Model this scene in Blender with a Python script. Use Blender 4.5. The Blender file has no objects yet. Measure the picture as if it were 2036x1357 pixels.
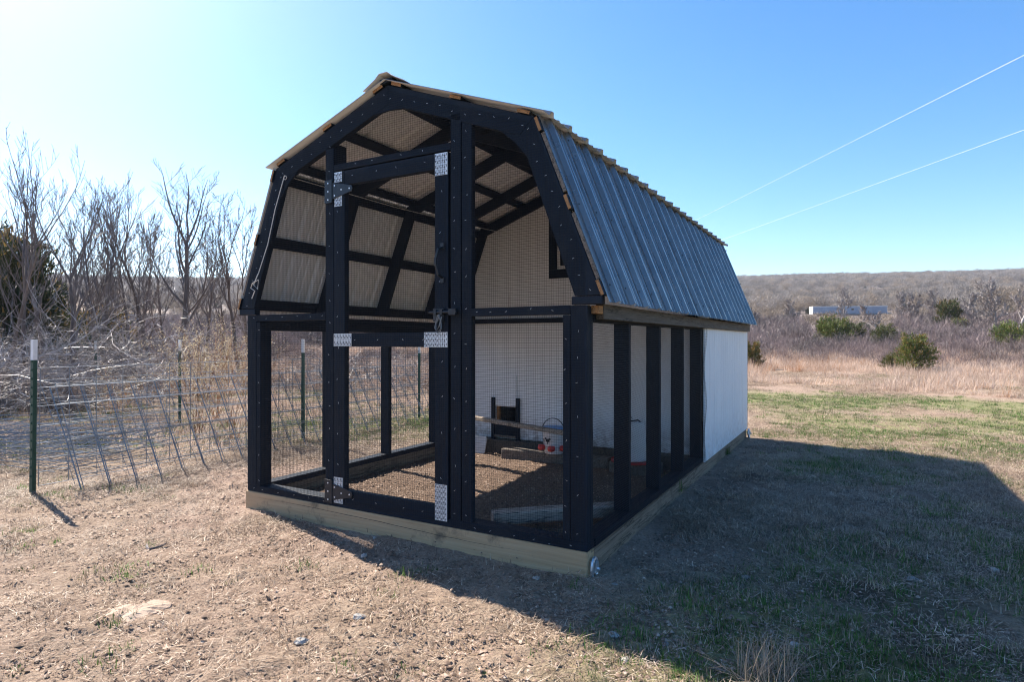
import bpy, math, random
import numpy as np
from mathutils import Vector, Matrix
random.seed(7); RS = np.random.RandomState(11)
S = bpy.context.scene; C = S.collection; PI = math.pi
# ------------------------------------------------------------------ camera, sky, sun, exposure
cd = bpy.data.cameras.new('camera'); cam = bpy.data.objects.new('camera', cd); C.objects.link(cam)
CAMH = 1.12
cam.location = (0, 0, CAMH); cam.rotation_euler = (PI/2, 0, 0)
cd.sensor_width = 36; cd.lens = 36*1212/2036; cd.clip_end = 6000; cd.clip_start = .05
cd.dof.use_dof = True; cd.dof.focus_distance = 3.8; cd.dof.aperture_fstop = 9.0
S.camera = cam
SUN_EL = math.radians(43); SUN_AZ = math.atan2(-.736, .677)       # compass angle from +Y towards +X
W = bpy.data.worlds.new('World'); S.world = W; W.use_nodes = True
nt = W.node_tree; bg = nt.nodes['Background']
sky = nt.nodes.new('ShaderNodeTexSky'); sky.sky_type = 'NISHITA'; sky.sun_disc = False
sky.sun_elevation = SUN_EL; sky.sun_rotation = SUN_AZ
sky.air_density = 1.0; sky.dust_density = .88; sky.ozone_density = 2.0; sky.altitude = 600
hsv = nt.nodes.new('ShaderNodeHueSaturation'); hsv.inputs['Saturation'].default_value = 1.35; nt.links.new(sky.outputs[0], hsv.inputs['Color']); nt.links.new(hsv.outputs[0], bg.inputs[0]); bg.inputs[1].default_value = .092
sl = bpy.data.lights.new('sun', 'SUN'); so = bpy.data.objects.new('sun', sl); C.objects.link(so)
sl.energy = 5.0; sl.angle = math.radians(.53); sl.color = (1, .92, .82)
sdir = Vector((math.sin(SUN_AZ)*math.cos(SUN_EL), math.cos(SUN_AZ)*math.cos(SUN_EL), math.sin(SUN_EL)))
so.rotation_euler = (-sdir).to_track_quat('-Z', 'Y').to_euler(); so.location = (-20, 20, 20)
S.view_settings.view_transform = 'Standard'; S.view_settings.look = 'None'
S.view_settings.gamma = 1; S.view_settings.exposure = 1.43; S.view_settings.use_curve_mapping = False
S.render.engine = 'CYCLES'; S.cycles.filter_width = 1.1

# ------------------------------------------------------------------ materials
def mat(name, col=(.5, .5, .5), rough=.7, metal=0, spec=.5):
    m = bpy.data.materials.new(name); m.use_nodes = True
    b = m.node_tree.nodes['Principled BSDF']
    b.inputs['Base Color'].default_value = (*col, 1); b.inputs['Roughness'].default_value = rough
    b.inputs['Metallic'].default_value = metal; b.inputs['Specular IOR Level'].default_value = spec
    return m, m.node_tree, b
def N(t, ty, **kw):
    n = t.nodes.new(ty)
    for k, v in kw.items():
        if k in n.inputs: n.inputs[k].default_value = v
        else: setattr(n, k, v)
    return n
def noise(t, scale, detail=4, stretch=(1, 1, 1), rough=.6, coord='Object'):
    tc = N(t, 'ShaderNodeTexCoord'); mp = N(t, 'ShaderNodeMapping'); mp.inputs['Scale'].default_value = stretch
    n = N(t, 'ShaderNodeTexNoise'); n.inputs['Scale'].default_value = scale; n.inputs['Detail'].default_value = detail
    n.inputs['Roughness'].default_value = rough
    t.links.new(tc.outputs[coord], mp.inputs[0]); t.links.new(mp.outputs[0], n.inputs['Vector'])
    return n.outputs[0]
def ramp(t, src, stops, interp='LINEAR'):
    r = N(t, 'ShaderNodeValToRGB'); r.color_ramp.interpolation = interp
    e = r.color_ramp.elements
    while len(e) < len(stops): e.new(.5)
    for el, (p, c) in zip(e, stops):
        el.position = p; el.color = (*c, 1) if len(c) == 3 else c
    t.links.new(src, r.inputs[0]); return r.outputs[0]
def bump(t, b, src, strength=.3, dist=.01):
    n = N(t, 'ShaderNodeBump'); n.inputs['Strength'].default_value = strength; n.inputs['Distance'].default_value = dist
    t.links.new(src, n.inputs['Height']); t.links.new(n.outputs[0], b.inputs['Normal'])
def mixc(t, f, a, c, blend='MIX'):
    m = N(t, 'ShaderNodeMix'); m.data_type = 'RGBA'; m.blend_type = blend
    for s, v in ((0, f), (6, a), (7, c)):
        if hasattr(v, 'is_linked'): t.links.new(v, m.inputs[s])
        else: m.inputs[s].default_value = v if s == 0 else (*v, 1)
    return m.outputs[2]
def varied(name, c1, c2, scale=3, rough=.8, stretch=(1, 1, 1), metal=0, spec=.4, bmp=.2, bd=.004, detail=4):
    m, t, b = mat(name, c1, rough, metal, spec)
    n = noise(t, scale, detail, stretch)
    t.links.new(ramp(t, n, [(.32, c1), (.68, c2)]), b.inputs['Base Color'])
    if bmp: bump(t, b, noise(t, scale*3, 5, stretch), bmp, bd)
    return m
def black_wood(name, stretch):
    m, t, b = mat(name, (.012, .015, .02), .45, 0, .22)
    n1 = noise(t, 14, 6, stretch); n2 = noise(t, 5, 4, (1, 1, 1))
    c = ramp(t, n1, [(.3, (.003, .006, .012)), (.7, (.010, .020, .036))])
    w = ramp(t, n2, [(.74, (0, 0, 0)), (.78, (1, 1, 1))])
    c2 = mixc(t, w, c, (.14, .12, .10))
    du = ramp(t, noise(t, 2.2, 6, (1, 1, 1), .75), [(.5, (0, 0, 0)), (.72, (.55,)*3)]); c2 = mixc(t, du, c2, (.035, .038, .042))
    kn = ramp(t, noise(t, 7, 1, tuple(min(1, s_*.5) if s_ > 1 else .6 for s_ in stretch)), [(.20, (1, 1, 1)), (.25, (0, 0, 0))]); c2 = mixc(t, kn, c2, (.002, .002, .003))
    t.links.new(c2, b.inputs['Base Color'])
    t.links.new(ramp(t, n1, [(.3, (.5,)*3), (.7, (.8,)*3)]), b.inputs['Roughness'])
    bump(t, b, n1, .6, .006); return m
MBV = black_wood('black_paint_upright', (6, 6, .5))
MBX = black_wood('black_paint_across', (.5, 6, 6))
MBY = black_wood('black_paint_lengthwise', (6, .5, 6))
def raw_wood(name, stretch, c1, c2, dark, cracks=True):
    m, t, b = mat(name, c1, .75, 0, .3)
    n1 = noise(t, 9, 6, stretch, .65)
    c = ramp(t, n1, [(.25, dark), (.42, c1), (.7, c2)])
    n3 = noise(t, 3.2, 5, tuple(.25 if s < 2 else s*.7 for s in stretch), .7)
    cr = ramp(t, n3, [(.485, (0, 0, 0)), (.497, (1, 1, 1)), (.503, (1, 1, 1)), (.515, (0, 0, 0))])
    if cracks: c = mixc(t, cr, c, (dark[0]*.3, dark[1]*.3, dark[2]*.3))
    sp = ramp(t, noise(t, 4.5, 7, (1, 1, 1), .75), [(.55, (0, 0, 0)), (.68, (.8,)*3)])
    c = mixc(t, sp, c, (.11, .085, .06))
    t.links.new(c, b.inputs['Base Color']); bump(t, b, n1, .5, .006); return m
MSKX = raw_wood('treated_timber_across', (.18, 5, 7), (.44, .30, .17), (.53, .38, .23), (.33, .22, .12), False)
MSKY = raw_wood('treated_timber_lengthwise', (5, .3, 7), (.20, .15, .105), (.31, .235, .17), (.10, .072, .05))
MORW = raw_wood('fresh_timber', (8, .5, 8), (.34, .17, .07), (.40, .22, .10), (.2, .10, .05))
MGRY = raw_wood('weathered_timber', (8, .5, 8), (.16, .13, .105), (.24, .2, .165), (.08, .065, .05))
MFAS = raw_wood('dark_weathered_timber', (8, .5, 8), (.09, .075, .06), (.14, .12, .1), (.04, .035, .03))
MTIMB = raw_wood('pale_dusty_timber', (.5, 6, 6), (.44, .33, .26), (.56, .43, .35), (.28, .2, .16))
MPER = raw_wood('perch_timber', (.5, 8, 8), (.33, .26, .2), (.45, .38, .3), (.2, .14, .1))
# siding
MSID, t, b = mat('white_siding', (.72, .73, .75), .55)
n = noise(t, 5, 5, (2, 2, .5)); n2 = noise(t, 20, 4, (1, 1, 1))
c = ramp(t, n, [(.3, (.74, .75, .77)), (.65, (.82, .83, .84))])
tc = N(t, 'ShaderNodeTexCoord'); sx = N(t, 'ShaderNodeSeparateXYZ'); t.links.new(tc.outputs['Object'], sx.inputs[0])
mr = N(t, 'ShaderNodeMapRange'); mr.inputs[1].default_value = .1; mr.inputs[2].default_value = .42; mr.inputs[3].default_value = 1; mr.inputs[4].default_value = 0
t.links.new(sx.outputs[2], mr.inputs[0])
mu = N(t, 'ShaderNodeMath', operation='MULTIPLY'); t.links.new(mr.outputs[0], mu.inputs[0]); t.links.new(ramp(t, n2, [(.4, (0, 0, 0)), (.62, (.8,)*3)]), mu.inputs[1])
MSIDIN = MSID.copy(); MSIDIN.name = 'splashed_white_siding'
sm = N(t, 'ShaderNodeMath', operation='MULTIPLY'); t.links.new(mu.outputs[0], sm.inputs[0]); sm.inputs[1].default_value = .45
st_ = ramp(t, noise(t, 3, 6, (5, 5, .6), .7), [(.60, (0, 0, 0)), (.72, (.35,)*3)]); c = mixc(t, st_, c, (.42, .38, .34)); t.links.new(mixc(t, sm.outputs[0], c, (.3, .24, .18)), b.inputs['Base Color']); bump(t, b, n2, .3, .004)
t = MSIDIN.node_tree; b = t.nodes['Principled BSDF']
mathn = [x for x in t.nodes if x.type == 'MATH'][0]; rampn = [x for x in t.nodes if x.type == 'VALTORGB'][0]
t.links.new(mixc(t, mathn.outputs[0], rampn.outputs[0], (.22, .16, .12)), b.inputs['Base Color'])
# roof metal
MROOF, t, b = mat('galvanised_roof', (.2, .22, .26), .2, .72)
n = noise(t, 3, 5, (1, 1, 1))
t.links.new(ramp(t, n, [(.3, (.17, .17, .175)), (.7, (.25, .25, .255))]), b.inputs['Base Color'])
t.links.new(ramp(t, noise(t, 7, 4), [(.3, (.2,)*3), (.7, (.34,)*3)]), b.inputs['Roughness']); bump(t, b, noise(t, 2.5, 3), .5, .02)
MUND = varied('roof_underside', (.75, .755, .77), (.83, .835, .85), 4, .55, bmp=0)
MGAL = varied('galvanised_steel', (.52, .56, .6), (.72, .75, .78), 30, .35, metal=.85, bmp=.1)
MPLATE = varied('bright_nail_plate', (.62, .67, .72), (.8, .83, .85), 60, .45, metal=.35, bmp=.2, bd=.001)
MHOOK = varied('dull_hook_steel', (.10, .11, .12), (.2, .21, .22), 30, .4, metal=.6, bmp=0)
MDARK, _, _ = mat('dark_slot', (.02, .02, .022), .8)
MSLOT, _, _ = mat('plate_slot', (.12, .13, .15), .7)
MNET, _, _ = mat('black_coated_wire', (.012, .013, .016), .55, 0, .3)
MIRON = varied('black_ironwork', (.012, .016, .022), (.02, .026, .034), 20, .4, bmp=.1)
MSTEEL = varied('panel_wire', (.13, .155, .185), (.25, .28, .31), 8, .5, metal=.3, bmp=0)
MGPOST = varied('green_post_paint', (.012, .055, .04), (.02, .075, .055), 9, .5, bmp=.1)
MCABLE = varied('bright_cable', (.75, .75, .75), (.8, .8, .8), 3, .5, bmp=0)
MWPT = varied('white_post_tip', (.7, .7, .7), (.8, .8, .79), 20, .5, bmp=.1)
MWHP = varied('white_plastic', (.62, .6, .58), (.75, .73, .72), 6, .4, bmp=0)
MRED = varied('red_plastic', (.55, .03, .03), (.65, .06, .05), 8, .35, bmp=0)
MBLUP = varied('blue_plastic', (.12, .3, .6), (.16, .36, .66), 8, .4, bmp=0)
MCORD = varied('pale_cord', (.55, .53, .5), (.7, .68, .64), 60, .8, bmp=.1)
MSTAP, _, _ = mat('staple_steel', (.8, .82, .85), .35, .4)
MGLASS, _, b = mat('window_glass', (.02, .025, .03), .06, 0, .8)
MWIN = varied('window_vinyl', (.7, .7, .7), (.78, .78, .78), 6, .45, bmp=0)
MBRICKW = varied('dusty_block', (.16, .12, .1), (.24, .19, .16), 12, .9)
MSTONE = varied('pale_stone', (.24, .225, .21), (.42, .40, .37), 30, .8, bd=.002)
MSLAB = varied('tan_sandstone', (.33, .24, .175), (.44, .33, .25), 7, .9, bmp=.7, bd=.02)
MBARK = varied('grey_brown_bark', (.095, .072, .06), (.18, .14, .12), 9, .8, (1, 1, .3), bmp=.5, bd=.01)
MTWIG = varied('bare_twig', (.085, .066, .058), (.19, .155, .14), 3, .55, bmp=0)
MLTWIG = varied('grey_valley_twig', (.22, .18, .165), (.36, .31, .28), 3, .6, bmp=0)
MPTWIG = varied('pale_twig', (.3, .26, .235), (.48, .43, .40), 4, .45, bmp=0)
def leafmat(name, c1, c2, scale=1.2, trans=.25, rough=.65):
    m, t, b = mat(name, c1, rough, 0, .3)
    oi = N(t, 'ShaderNodeObjectInfo')
    n = noise(t, scale, 3)
    r = ramp(t, n, [(.3, c1), (.7, c2)])
    hs = N(t, 'ShaderNodeHueSaturation'); mr = N(t, 'ShaderNodeMapRange'); mr.inputs[3].default_value = .6; mr.inputs[4].default_value = 1.35
    t.links.new(oi.outputs['Random'], mr.inputs[0]); t.links.new(mr.outputs[0], hs.inputs['Value']); t.links.new(r, hs.inputs['Color'])
    t.links.new(hs.outputs[0], b.inputs['Base Color'])
    tr = N(t, 'ShaderNodeBsdfTranslucent'); t.links.new(hs.outputs[0], tr.inputs[0])
    mx = N(t, 'ShaderNodeMixShader'); mx.inputs[0].default_value = trans
    out = [x for x in t.nodes if x.type == 'OUTPUT_MATERIAL'][0]
    t.links.new(b.outputs[0], mx.inputs[1]); t.links.new(tr.outputs[0], mx.inputs[2]); t.links.new(mx.outputs[0], out.inputs[0])
    return m
MSTRAW = leafmat('dry_straw', (.30, .21, .14), (.50, .39, .28), 20)
MSTRAWD = leafmat('brown_litter', (.18, .12, .085), (.30, .215, .15), 20)
MCLOD = leafmat('brown_clod', (.13, .085, .06), (.30, .21, .155), 9, 0, .9)
MCLOD2 = leafmat('pale_clod', (.30, .22, .165), (.46, .35, .27), 9, 0, .9)
MSTRAWB = leafmat('bleached_straw', (.50, .39, .29), (.66, .54, .42), 20)
MSTRAWK = leafmat('dark_litter', (.07, .047, .035), (.14, .095, .07), 20)
MGRN = leafmat('green_blade', (.05, .11, .025), (.13, .22, .05), 20, .35)
MTALL = leafmat('tall_dry_grass', (.44, .33, .26), (.68, .54, .44), 3, .35)
MRUST = leafmat('rusty_dry_grass', (.32, .17, .09), (.48, .29, .17), 3, .35)
MSEED = leafmat('tan_seedhead', (.45, .35, .2), (.6, .5, .32), 9, .3)
MCED = leafmat('cedar_green', (.05, .075, .014), (.15, .18, .04), 1.6, .2)
MCEDR = leafmat('cedar_rust', (.17, .11, .035), (.28, .18, .06), 2.5, .2)
MCEDF = leafmat('dark_evergreen', (.025, .036, .016), (.055, .065, .028), .8, .15)
MWOODA = leafmat('grey_crown', (.17, .15, .135), (.30, .265, .235), .35, .2)
MWOODB = leafmat('brown_crown', (.21, .165, .125), (.35, .28, .21), .35, .2)
MBRUSH = leafmat('thicket_stem', (.14, .105, .105), (.29, .22, .205), 1.5, .2)

# ------------------------------------------------------------------ mesh helpers
class MB:
    def __init__(s): s.v = []; s.f = []; s.m = []
    def face(s, idx, m=0): s.f.append(idx); s.m.append(m)
    def hexa(s, p, m=0, ends=None):
        k = len(s.v); s.v += [tuple(q) for q in p]
        for i, q in enumerate(((0, 3, 2, 1), (4, 5, 6, 7), (0, 1, 5, 4), (1, 2, 6, 5), (2, 3, 7, 6), (3, 0, 4, 7))):
            s.face(tuple(k+j for j in q), m if not ends or i not in ends else ends[i])
    def box(s, x0, x1, y0, y1, z0, z1, m=0, ends=None):
        s.hexa([(x0, y0, z0), (x1, y0, z0), (x1, y1, z0), (x0, y1, z0), (x0, y0, z1), (x1, y0, z1), (x1, y1, z1), (x0, y1, z1)], m, ends)
    def beam(s, a, b, w, h, up=(0, 0, 1), m=0):
        a = Vector(a); b = Vector(b); d = (b-a).normalized(); up = Vector(up)
        sd = d.cross(up)
        if sd.length < 1e-4: sd = d.cross(Vector((1, 0, 0)))
        sd = sd.normalized()*w/2; u = sd.cross(d).normalized()*h/2
        s.hexa([a-sd-u, a+sd-u, b+sd-u, b-sd-u, a-sd+u, a+sd+u, b+sd+u, b-sd+u], m)
    def prism(s, poly, y0, y1, m=0, side=None):       # poly in XZ
        k = len(s.v); n = len(poly)
        s.v += [(x, y0, z) for x, z in poly] + [(x, y1, z) for x, z in poly]
        s.face(tuple(range(k, k+n)), m); s.face(tuple(range(k+2*n-1, k+n-1, -1)), m)
        for i in range(n):
            j = (i+1) % n; s.face((k+j, k+i, k+n+i, k+n+j), m if side is None else side)
    def tube(s, pts, rad, n=6, m=0, cap=True):
        pts = [Vector(p) for p in pts]
        if not hasattr(rad, '__len__'): rad = [rad]*len(pts)
        k0 = len(s.v); prev = None
        for i, p in enumerate(pts):
            d = (pts[min(i+1, len(pts)-1)]-pts[max(i-1, 0)])
            d = d.normalized() if d.length > 1e-9 else Vector((0, 0, 1))
            if prev is None:
                a = d.cross(Vector((.31, .87, .38)));
                if a.length < .1: a = d.cross(Vector((1, 0, 0)))
            else: a = prev - d*prev.dot(d)
            a = a.normalized(); prev = a; bb = d.cross(a)
            for j in range(n):
                t = 2*PI*j/n; q = p + (a*math.cos(t)+bb*math.sin(t))*rad[i]; s.v.append((q.x, q.y, q.z))
        for i in range(len(pts)-1):
            for j in range(n):
                a0 = k0+i*n+j; a1 = k0+i*n+(j+1) % n; s.face((a0, a1, a1+n, a0+n), m)
        if cap:
            s.face(tuple(k0+j for j in reversed(range(n))), m); s.face(tuple(k0+(len(pts)-1)*n+j for j in range(n)), m)
    def lathe(s, prof, cx=0, cy=0, n=20, m=0, axis='z'):
        k = len(s.v)
        for r, z in prof:
            for j in range(n):
                t = 2*PI*j/n; c, si = r*math.cos(t), r*math.sin(t)
                s.v.append((cx+c, cy+si, z) if axis == 'z' else (cx+z, cy+c, si) if axis == 'x' else (cx+c, cy+z, si))
        for i in range(len(prof)-1):
            for j in range(n):
                a0 = k+i*n+j; a1 = k+i*n+(j+1) % n; s.face((a0, a1, a1+n, a0+n), m)
        s.face(tuple(k+j for j in reversed(range(n))), m); s.face(tuple(k+(len(prof)-1)*n+j for j in range(n)), m)
    def build(s, name, mats, parent=None, bevel=0, smooth=False):
        me = bpy.data.meshes.new(name); me.from_pydata(s.v, [], s.f); 
        if not isinstance(mats, (list, tuple)): mats = [mats]
        for m in mats: me.materials.append(m)
        if any(s.m): me.polygons.foreach_set('material_index', s.m)
        if smooth: me.polygons.foreach_set('use_smooth', [True]*len(me.polygons))
        me.update(); return link(name, me, parent, bevel)
def link(name, me, parent=None, bevel=0):
    o = bpy.data.objects.new(name, me); C.objects.link(o)
    if parent: o.parent = parent
    if bevel:
        md = o.modifiers.new('bevel', 'BEVEL'); md.width = bevel; md.segments = 2; md.limit_method = 'ANGLE'
    return o
def thing(name, label, cat, loc=(0, 0, 0), rz=0, group=None):
    o = bpy.data.objects.new(name, None); C.objects.link(o); o.location = loc; o.rotation_euler = (0, 0, rz)
    o.empty_display_size = .1; return tag(o, label, cat, group)
def tag(o, label, cat, group=None):
    o['label'] = label; o['category'] = cat
    if group: o['group'] = group
    return o
def kind(o, k, label=None, cat=None):
    o['kind'] = k
    if label: o['label'] = label
    if cat: o['category'] = cat
    return o
def npmesh(name, v, f, mats, midx=None, smooth=False):
    """v (n,3), f (m,k) equal sized faces"""
    me = bpy.data.meshes.new(name); v = np.ascontiguousarray(v, np.float32); f = np.ascontiguousarray(f, np.int32)
    me.vertices.add(len(v)); me.vertices.foreach_set('co', v.ravel())
    me.loops.add(f.size); me.loops.foreach_set('vertex_index', f.ravel())
    me.polygons.add(len(f)); me.polygons.foreach_set('loop_start', np.arange(0, f.size, f.shape[1], dtype=np.int32))
    try: me.polygons.foreach_set('loop_total', np.full(len(f), f.shape[1], np.int32))
    except Exception: pass
    for m in mats: me.materials.append(m)
    if midx is not None: me.polygons.foreach_set('material_index', np.asarray(midx, np.int32))
    if smooth: me.polygons.foreach_set('use_smooth', np.ones(len(f), bool))
    me.update(calc_edges=True); me.validate(); return me
# value noise
def vnoise(x, y, sc, seed=0):
    x = np.asarray(x, float)/sc+seed*17.13; y = np.asarray(y, float)/sc-seed*9.71
    xi = np.floor(x).astype(np.int64); yi = np.floor(y).astype(np.int64); fx = x-xi; fy = y-yi
    fx = fx*fx*(3-2*fx); fy = fy*fy*(3-2*fy)
    def h(a, b_):
        n = (a*374761393+b_*668265263+seed*982451653) & 0xffffffff
        n = ((n ^ (n >> 13))*1274126177) & 0xffffffff
        return ((n ^ (n >> 16)) & 0xffff)/65535.
    return (h(xi, yi)*(1-fx)+h(xi+1, yi)*fx)*(1-fy)+(h(xi, yi+1)*(1-fx)+h(xi+1, yi+1)*fx)*fy
def fbm(x, y, sc, seed=0, oct=4):
    a = 0; w = 1; tot = 0
    for i in range(oct): a = a+w*vnoise(x, y, sc/2**i, seed+i*3); tot += w; w *= .5
    return a/tot

# ------------------------------------------------------------------ coop frame of reference
UX = np.array([.871, -.4915]); VY = np.array([.4915, .871]); OO = np.array([-.707, 3.477])
HW, L, LR = 1.22, 4.80, 2.44            # half width, length, length of the wire run
RZ = math.atan2(-.4915, .871)
def loc_of(x, y):
    dx = np.asarray(x)-OO[0]; dy = np.asarray(y)-OO[1]
    return dx*UX[0]+dy*UX[1], dx*VY[0]+dy*VY[1]
def world_of(X, Y): return (OO[0]+UX[0]*X+VY[0]*Y, OO[1]+UX[1]*X+VY[1]*Y)
# ------------------------------------------------------------------ terrain
PD = [0, 22, 45, 60, 85, 120, 170, 250, 400, 600, 860, 1000, 1500, 5000]
PZ = [0, 0, .1, .5, 1.9, 4.3, 8.2, 15.5, 30, 55, 88, 90, 80, 40]
_d = np.linspace(0, 2000, 2001); _z = np.interp(_d, PD, PZ)
for w in (9, 25): 
    _s = np.convolve(np.pad(_z, w, mode='edge'), np.ones(2*w+1)/(2*w+1), mode='valid')
    bl = np.clip((_d-40)/80, 0, 1) if w == 25 else np.clip((_d-20)/20, 0, 1); _z = _z*(1-bl)+_s*bl
FD = (.45, .89)                          # run of the wire fence
def fence_side(x, y): return (x+3.5)*.89-(y-4.5)*.45      # <0 left of the fence
def rough_side(x, y): return (x-6.4)*.812+(y-16.2)*.583-1.6*(fbm(x, y, 2.2, 41, 4)-.5)*2   # >0 in the tall grass
def height(x, y, fine=True):
    x = np.asarray(x, float); y = np.asarray(y, float); d = np.sqrt(x*x+y*y)
    z = np.interp(d, _d, _z)
    az = np.arctan2(x, np.maximum(y, 1e-3)); z = z*np.where(az < 0, 1-.30*np.clip(-az, 0, 1), 1-.27*np.clip(az-.1, 0, 1))
    far = np.clip((d-50)/200, 0, 1); z = z+far*(fbm(x, y, 160, 5, 4)-.5)*np.clip(d*.02, 0, 5)*np.clip((1100-d)/400, 0, 1)
    mid = np.clip((d-12)/30, 0, 1); z = z+mid*(fbm(x, y, 14, 9, 3)-.5)*.35
    if fine:
        near = np.clip((40-d)/20, 0, 1); X, Y = loc_of(x, y)
        away = np.clip(np.maximum(np.abs(X)-1.25, np.maximum(-Y, Y-4.85))/.5, 0, 1)
        z = z+near*((fbm(x, y, .9, 2, 3)-.5)*.05*away+(fbm(x, y, .16, 3, 3)-.5)*.034+(fbm(x, y, .05, 8, 2)-.5)*.026*np.clip(away*2, .25, 1))
        clod = np.clip(fbm(x, y, .07, 12, 2)-.6, 0, 1)*np.clip(fbm(x, y, .8, 13, 2)-.35, 0, 1)
        z = z+near*clod*.22
        ins = (np.abs(X) < 1.165) & (Y > .06) & (Y < 4.74)
        z = np.where(ins, .03+(fbm(x, y, .5, 21, 2)-.5)*.03+(fbm(x, y, .05, 22, 2)-.5)*.022, z)
    return z
def hz(x, y): return float(height(x, y))
def masks(x, y):
    d = np.sqrt(x*x+y*y); X, Y = loc_of(x, y)
    straw = fbm(x, y, 1.3, 31, 4)
    dirtc = np.exp(-(((x+1.5)/1.9)**2+((y-3.3)/1.0)**2))*.42      # bare ground in front of the run
    near_coop = np.exp(-np.clip(np.maximum(np.abs(X)-1.22, np.maximum(-Y, Y-4.8)), 0, 9)/.35)
    strawm = np.clip((straw-.42)*5.0+.2-dirtc*2.6-near_coop*.6, 0, 1)
    back = np.clip((Y-4.9), 0, 1)*np.clip((8-Y)/1.5, 0, 1)*np.clip((3-abs(X-1))/1.5, 0, 1); strawm = np.clip(strawm-back*.6, 0, 1)
    g = fbm(x, y, 1.9, 51, 4); shade = np.clip((X-1.3)/.6, 0, 1)
    green = np.clip((g-.44+.09*shade)*5, 0, 1)*(.16+.84*shade)
    strip = np.clip((d-6.5)/2, 0, 1)*np.clip((15.5-d)/2, 0, 1); green = np.maximum(green, strip*np.clip((fbm(x, y, 2.2, 61, 3)-.30)*4.5, 0, 1))
    green = np.clip(green*(1-.8*dirtc), 0, 1)*np.clip(1-2*rough_side(x, y), .1, 1)
    tall = np.clip(np.maximum(-fence_side(x, y), rough_side(x, y))*2, 0, 1)
    tall = np.where(x*x+y*y > 30**2, 1, tall)
    return strawm, green, tall
# ground sheet: polar grid, fine towards the view
fa = np.linspace(-52, 52, 560); ba = np.linspace(52, 308, 60)[1:-1]
ang = np.radians(np.concatenate([fa, ba]))
rr = [0.25]
while rr[-1] < 4500: rr.append(rr[-1]*(1.0055 if rr[-1] < 7 else 1.009 if rr[-1] < 30 else 1.03) if rr[-1] > 1.3 else rr[-1]*1.06)
rr = np.array(rr); A, R = np.meshgrid(ang, rr); gx = R*np.sin(A); gy = R*np.cos(A)
gz = height(gx, gy); na, nr = len(ang), len(rr)
v = np.stack([gx.ravel(), gy.ravel(), gz.ravel()], 1)
i = np.arange(nr-1)[:, None]*na; j = np.arange(na)[None]; j2 = (j+1) % na
f = np.stack([(i+j), (i+j2), (i+na+j2), (i+na+j)], -1).reshape(-1, 4)[:, ::-1]
v = np.vstack([v, [[0, 0, 0]]])
MGR, t, b = mat('ground_soil', (.2, .14, .1), .92, 0, .2)
gme = npmesh('ground', v, f, [MGR], smooth=True)
bmc = len(v)-1
s_, g_, t_ = masks(gx.ravel(), gy.ravel())
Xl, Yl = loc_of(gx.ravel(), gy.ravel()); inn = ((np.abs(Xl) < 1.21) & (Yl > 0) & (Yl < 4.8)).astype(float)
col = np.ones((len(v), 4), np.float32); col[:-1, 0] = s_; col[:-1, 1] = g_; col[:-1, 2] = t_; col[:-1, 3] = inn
dist_ = np.hypot(gx.ravel(), gy.ravel()); fc = np.zeros((len(v), 4), np.float32); fc[:, 3] = 1
fc[:-1, 0] = np.clip((dist_-30)/60, 0, 1)*(1-.75*((fbm(gx.ravel(), gy.ravel(), 60, 81, 3) > .66) & (dist_ < 400)))
shx, shy = loc_of(gx.ravel(), gy.ravel()); fc[:-1, 1] = np.clip((fbm(gx.ravel(), gy.ravel(), 1.1, 97, 3)-.45)*6, 0, 1)*np.clip((shx-1.2)/.4, 0, 1)*np.clip((6-shx)/2, 0, 1)*np.clip((6-shy)/1, 0, 1)  # dark soil patches beside the coop, also painting its shade into the colour
at = gme.color_attributes.new('far_and_shade_tone', 'FLOAT_COLOR', 'POINT'); at.data.foreach_set('color', fc.ravel())
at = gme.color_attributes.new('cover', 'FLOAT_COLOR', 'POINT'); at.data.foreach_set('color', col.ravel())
ac = N(t, 'ShaderNodeVertexColor'); ac.layer_name = 'cover'; sp = N(t, 'ShaderNodeSeparateColor'); t.links.new(ac.outputs[0], sp.inputs[0])
n1 = noise(t, 5, 8, rough=.7); n2 = noise(t, 60, 5, rough=.7); n3 = noise(t, .6, 6); n4 = noise(t, 220, 3)
soil = ramp(t, n1, [(.28, (.13, .085, .062)), (.45, (.30, .205, .15)), (.62, (.46, .335, .25)), (.8, (.58, .44, .335))])
soil = mixc(t, .5, soil, ramp(t, n2, [(.3, (.05, .032, .025)), (.46, (.32, .22, .165)), (.70, (.62, .47, .37))]))
straw = ramp(t, n4, [(.32, (.10, .07, .05)), (.55, (.36, .26, .19)), (.75, (.60, .48, .37))])
gcol = ramp(t, n2, [(.3, (.08, .11, .03)), (.7, (.27, .33, .09))])
tallc = ramp(t, n3, [(.3, (.22, .16, .115)), (.6, (.38, .28, .2)), (.8, (.44, .33, .26))])
ma = N(t, 'ShaderNodeMath', operation='MULTIPLY'); t.links.new(sp.outputs[0], ma.inputs[0]); ma.inputs[1].default_value = .8
c = mixc(t, ma.outputs[0], soil, straw)
mg = N(t, 'ShaderNodeMath', operation='MULTIPLY'); t.links.new(sp.outputs[1], mg.inputs[0]); mg.inputs[1].default_value = .6
c = mixc(t, mg.outputs[0], c, gcol); c = mixc(t, sp.outputs[2], c, tallc)
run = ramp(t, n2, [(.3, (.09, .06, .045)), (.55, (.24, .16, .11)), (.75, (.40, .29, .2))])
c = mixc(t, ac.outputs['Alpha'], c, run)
af = N(t, 'ShaderNodeVertexColor'); af.layer_name = 'far_and_shade_tone'; sf = N(t, 'ShaderNodeSeparateColor'); t.links.new(af.outputs[0], sf.inputs[0])
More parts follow.
